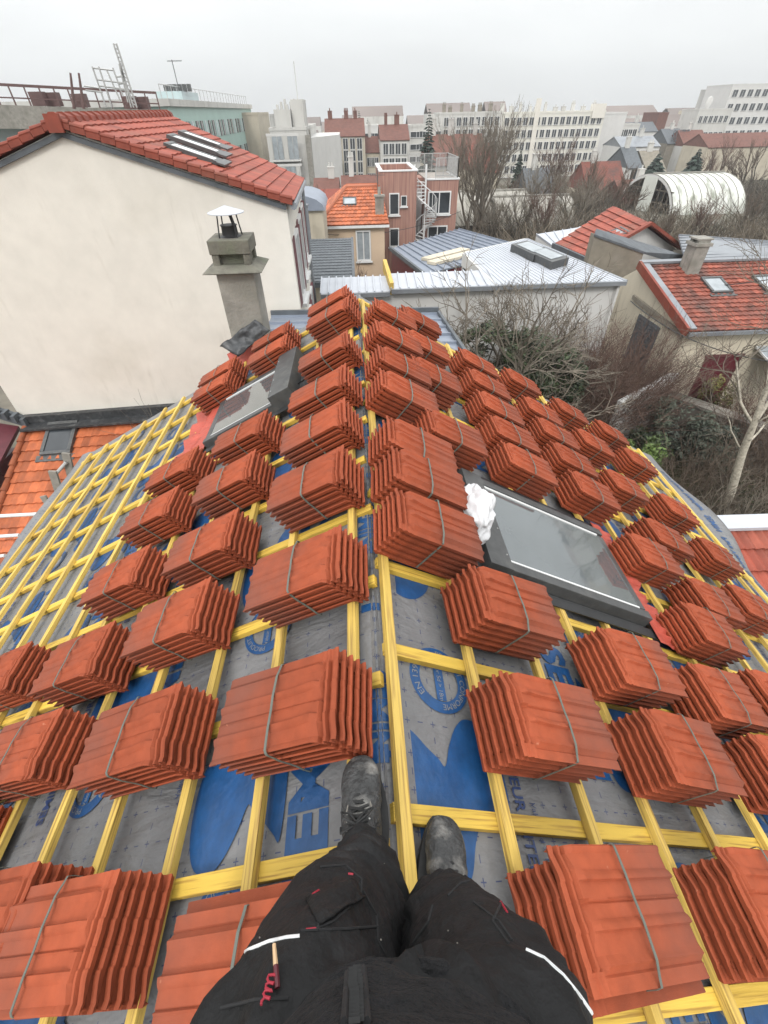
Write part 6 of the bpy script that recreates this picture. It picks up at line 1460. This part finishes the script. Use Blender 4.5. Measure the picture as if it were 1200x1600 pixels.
# boots ------------------------------------------------------------------------------
def boot(M_, side):
    secs = [(-.005, .030, .012, .085), (.02, .037, .0, .118), (.06, .041, .0, .126), (.095, .043, .0, .112), (.13, .046, .0, .092), (.147, .047, .001, .086), (.153, .047, .001, .082), (.17, .050, .002, .078), (.178, .0505, .002, .076), (.188, .051, .003, .073), (.21, .051, .004, .068), (.245, .046, .007, .058), (.27, .034, .011, .047), (.285, .016, .017, .034)]
    n = 18; mb = MB(); vs = []
    for y, w_, zb, zt in secs:
        w_ *= 1.16; y *= 1.06; zt *= 1.04
        for k in range(n):
            a = 2 * math.pi * k / n; c, s_ = math.cos(a), math.sin(a); e = .62
            x = w_ * math.copysign(abs(c) ** e, c); z = (zb + zt) / 2 + (zt - zb) / 2 * math.copysign(abs(s_) ** .8, s_)
            if s_ > 0: x *= 1 - .25 * s_ * s_
            p = Vector((x, y, z + .022)); p += Vector((x, 0, z - .05)).normalized() * (.0025 * noise.noise(p * 60 + Vector((side, 0, 0))) - (.004 if .185 < y < .20 else 0) - (.003 if .155 < y < .165 else 0)); vs.append(M_ @ p)
    N = len(secs); fs = [(i * n + k, i * n + (k + 1) % n, (i + 1) * n + (k + 1) % n, (i + 1) * n + k) for i in range(N - 1) for k in range(n)]
    fs += [tuple(range(n))[::-1], tuple((N - 1) * n + k for k in range(n))]; mb.add(vs, fs)
    b = mb.build('boot', T['boot'], pn, smooth=180); sb = b.modifiers.new('s', 'SUBSURF'); sb.levels = 1; sb.render_levels = 1
    mb = MB(); m = 26; vs = []
    for z, gr in ((-.0, .0), (.028, .004)):
        for k in range(m):
            a = 2 * math.pi * k / m; y = .148 - .158 * math.cos(a); f = max(0, min(1, y / .302))
            w_ = (.046 + .017 * math.sin(math.pi * min(1, f * 1.05) ** 1.1)) * abs(math.sin(a)) ** .55
            vs.append(M_ @ Vector((math.copysign(w_ + gr, math.sin(a)), y, z)))
    mb.add(vs, [tuple(range(m)), tuple(range(2 * m - 1, m - 1, -1))] + [((k + 1) % m, k, m + k, m + (k + 1) % m) for k in range(m)]); mb.build('sole', T['sole'], b)
    mb = MB()
    for k in range(5):
        y = .105 + .019 * k; z = .135 - .0115 * k; w_ = .026
        mb.tube([M_ @ Vector((-w_, y, z - .008)), M_ @ Vector((0, y + .006, z + .006)), M_ @ Vector((w_, y + .016, z - .010))], .0042, 5); mb.tube([M_ @ Vector((w_, y, z - .008)), M_ @ Vector((0, y + .006, z + .009)), M_ @ Vector((-w_, y + .016, z - .010))], .0042, 5)
    for s_ in (-1, 1):
        mb.tube([M_ @ Vector((0, .11, .148)), M_ @ Vector((s_ * .03, .125, .152)), M_ @ Vector((s_ * .042, .145, .128)), M_ @ Vector((s_ * .02, .14, .128)), M_ @ Vector((0, .115, .146))], .003, 5); mb.tube([M_ @ Vector((0, .11, .147)), M_ @ Vector((s_ * .045, .10, .128)), M_ @ Vector((s_ * .052, .12, .095))], .0028, 5)
    mb.build('laces', T['sole'], b)
    mb = MB()
    for s_ in (-1, 1):
        mb.tube([M_ @ Vector((s_ * .043, .06, .09)), M_ @ Vector((s_ * .047, .12, .07)), M_ @ Vector((s_ * .046, .17, .073)), M_ @ Vector((s_ * .030, .205, .083))], .0025, 4)
        mb.tube([M_ @ Vector((s_ * .030, .10, .122)), M_ @ Vector((s_ * .033, .15, .101)), M_ @ Vector((s_ * .025, .19, .091))], .0025, 4)
        for k in range(5): mb.ball(M_ @ Vector((s_ * .028, .105 + .019 * k, .126 - .0105 * k)), .0042, 6, 4, 1)
    mb.build('stitching', [T['wood_old'], T['steel']], b)
    return b
boot(Matrix.Translation((-.046, .19, .036)) @ Matrix.Rotation(R(2), 4, 'Z') @ Matrix.Rotation(R(-9), 4, 'Y'), 0)
boot(Matrix.Translation((.108, .045, -.028)) @ Matrix.Rotation(R(-8), 4, 'Z') @ Matrix.Rotation(R(20), 4, 'Y'), 5)
mb = MB(); pts = []
for k in range(41):
    t_ = 2 * math.pi * k / 40; pts.append(Vector(((.158 * math.cos(t_)) + .006 * noise.noise(Vector((k * .5, 0, 0))), -.10 + .118 * math.sin(t_) + .012 * noise.noise(Vector((k * .4, 3, 0))), .865 + .02 * noise.noise(Vector((k * .35, 7, 0))))))
mb.tube(pts, .0105, 8, cap=False); mb.build('hem', T['fleece'], jk, smooth=180)
# trouser details laid on the cloth
tree = BVHTree.FromPolygons([v.co.copy() for v in trs.data.vertices], [tuple(p.vertices) for p in trs.data.polygons])
mb = MB(); rq = random.Random(6)     # plaster dust on the cloth
for k in range(90):
    v_ = trs.data.vertices[rq.randrange(len(trs.data.vertices))]
    if v_.normal.z > .2: mb.ball(v_.co + v_.normal * .0006, rq.uniform(.0006, .0018), 5, 3)
if mb.v: tag(mb.build('dust', T['wood_old'], trs), kind='stuff')
treej = BVHTree.FromPolygons([v.co.copy() for v in jk.data.vertices], [tuple(p.vertices) for p in jk.data.polygons])
def hit(px, py, tr_=None):
    o = Vector((0, 0, CH)); d = ray(px, py).normalized(); h_, n, i, dd = (tr_ or tree).ray_cast(o, d)
    return (h_, n) if h_ is not None else (None, None)
def stitch(name, pts, r, m, tr_=None, lift=.0, n=6, dash=False):
    P = []
    for (a, b_), (c, d) in zip(pts, pts[1:]):
        for k in range(n):
            t = k / n; h_, nn = hit(a + (c - a) * t, b_ + (d - b_) * t, tr_)
            if h_ is not None: P.append(h_ + nn * lift)
    h_, nn = hit(*pts[-1], tr_)
    if h_ is not None: P.append(h_ + nn * lift)
    if len(P) < 2: return
    mb = MB(); mb.tube(P, r, 6); return mb.build(name, m, pn if tr_ else trs)
stitch('piping', [(342, 1528), (362, 1503), (388, 1484), (420, 1471), (448, 1465), (468, 1463)], .0021, T['reflect'])
stitch('piping', [(822, 1484), (850, 1497), (880, 1524), (905, 1555), (928, 1588), (940, 1600)], .0021, T['reflect'])
for q in ([(500, 1355), (540, 1352), (565, 1375), (563, 1402), (520, 1440), (492, 1452)], [(500, 1410), (497, 1455)], [(470, 1455), (540, 1452), (590, 1448)], [(560, 1380), (588, 1430), (590, 1470), (600, 1490)], [(700, 1400), (720, 1380), (750, 1372)], [(790, 1395), (770, 1440), (795, 1475)], [(645, 1475), (670, 1440), (676, 1415)], [(740, 1410), (780, 1440), (800, 1470)], [(345, 1575), (400, 1562), (450, 1560)]):
    stitch('seam', q, .0016, T['seam'], None, .0005)
for q in ([(489, 1398), (498, 1392)], [(544, 1366), (552, 1367)], [(478, 1454), (494, 1452)], [(782, 1410), (792, 1426)]):
    stitch('bar_tack', q, .0017, T['redthread'], None, .0005, 3)
# pocket flaps as raised cloth patches
def patch(poly, name):
    bm_c = [hit(*q) for q in poly]
    if any(h_ is None for h_, _ in bm_c): return
    N = 8; mb = MB(); vs = []
    (a, b_, c, d) = poly
    for i in range(N + 1):
        for k in range(N + 1):
            u, v = i / N, k / N
            px = (a[0] * (1 - u) + b_[0] * u) * (1 - v) + (d[0] * (1 - u) + c[0] * u) * v; py = (a[1] * (1 - u) + b_[1] * u) * (1 - v) + (d[1] * (1 - u) + c[1] * u) * v
            h_, nn = hit(px, py)
            if h_ is None: return
            vs.append(h_ + nn * (.0045 if 0 < i < N and 0 < k < N else .0005 if v < .99 else .006))
    mb.add(vs, [(i * (N + 1) + k, (i + 1) * (N + 1) + k, (i + 1) * (N + 1) + k + 1, i * (N + 1) + k + 1) for i in range(N) for k in range(N)]); o = mb.build(name, T['fabric'], trs, smooth=180)
    sm = o.modifiers.new('t', 'SOLIDIFY'); sm.thickness = .003; sm.offset = 0; return o
patch([(478, 1405), (552, 1372), (566, 1404), (500, 1450)], 'pocket'); patch([(712, 1375), (762, 1372), (796, 1432), (752, 1436)], 'pocket')
# zip of the fleece and the pencil with its red cord
zp = [(556, 1515), (556, 1540), (557, 1570), (558, 1600)]
for dx in (-12, 12): stitch('zip_tape', [(556 + dx * (1 + (b_ - 1515) / 200), b_) for a, b_ in zp], .0028, T['seam'], treej, .001)
mb = MB(); 
for k in range(26):
    h_, nn = hit(556 + (-3.2 if k % 2 else 3.2), 1516 + k * 3.4, treej)
    if h_ is not None: mb.box(h_ + nn * .002, (.0075, .003, .004))
mb.build('zip', T['sole'], jk)
h1, n1 = hit(433, 1548); h2, n2 = hit(434, 1500)
if h1 is not None and h2 is not None:
    mb = MB(); a, b_ = h1 + n1 * .004, h2 + n2 * .016; mb.tube([a, a.lerp(b_, .5)], .0026, 6, 0); mb.tube([a.lerp(b_, .5), b_], [.0024, .0018], 6, 1)
    mb.build('pencil', [T['maroon'], T['pencil']], pn)
P = [hit(428 + (1528 - 1528) + 3.6 * math.sin(t_ * 1.15) - t_ * .55, 1530 + t_ * 2.1 + 3 * math.cos(t_ * 1.15)) for t_ in range(22)]
P = [h_ + n_ * .007 for h_, n_ in P if h_ is not None]
if len(P) > 2: mb = MB(); mb.tube(P, .0013, 6); mb.build('cord', T['redthread'], pn)
# ------------------------------------------------------------------ the damp air between here and the skyline
mb = MB(); mb.b2((-1200, -60, GZ - 34), (1200, 980, 45)); hz = mb.build('haze', [], None); tag(hz, kind='stuff')
hm = bpy.data.materials.new('haze_air'); hm.use_nodes = True; t = hm.node_tree
for n_ in list(t.nodes):
    if n_.type == 'BSDF_PRINCIPLED': t.nodes.remove(n_)
vol = t.nodes.new('ShaderNodeVolumePrincipled'); vol.inputs['Color'].default_value = (.9, .92, .94, 1); vol.inputs['Density'].default_value = .0008; vol.inputs['Anisotropy'].default_value = .2
t.links.new(vol.outputs[0], [n_ for n_ in t.nodes if n_.type == 'OUTPUT_MATERIAL'][0].inputs['Volume'])
hz.data.materials.append(hm)
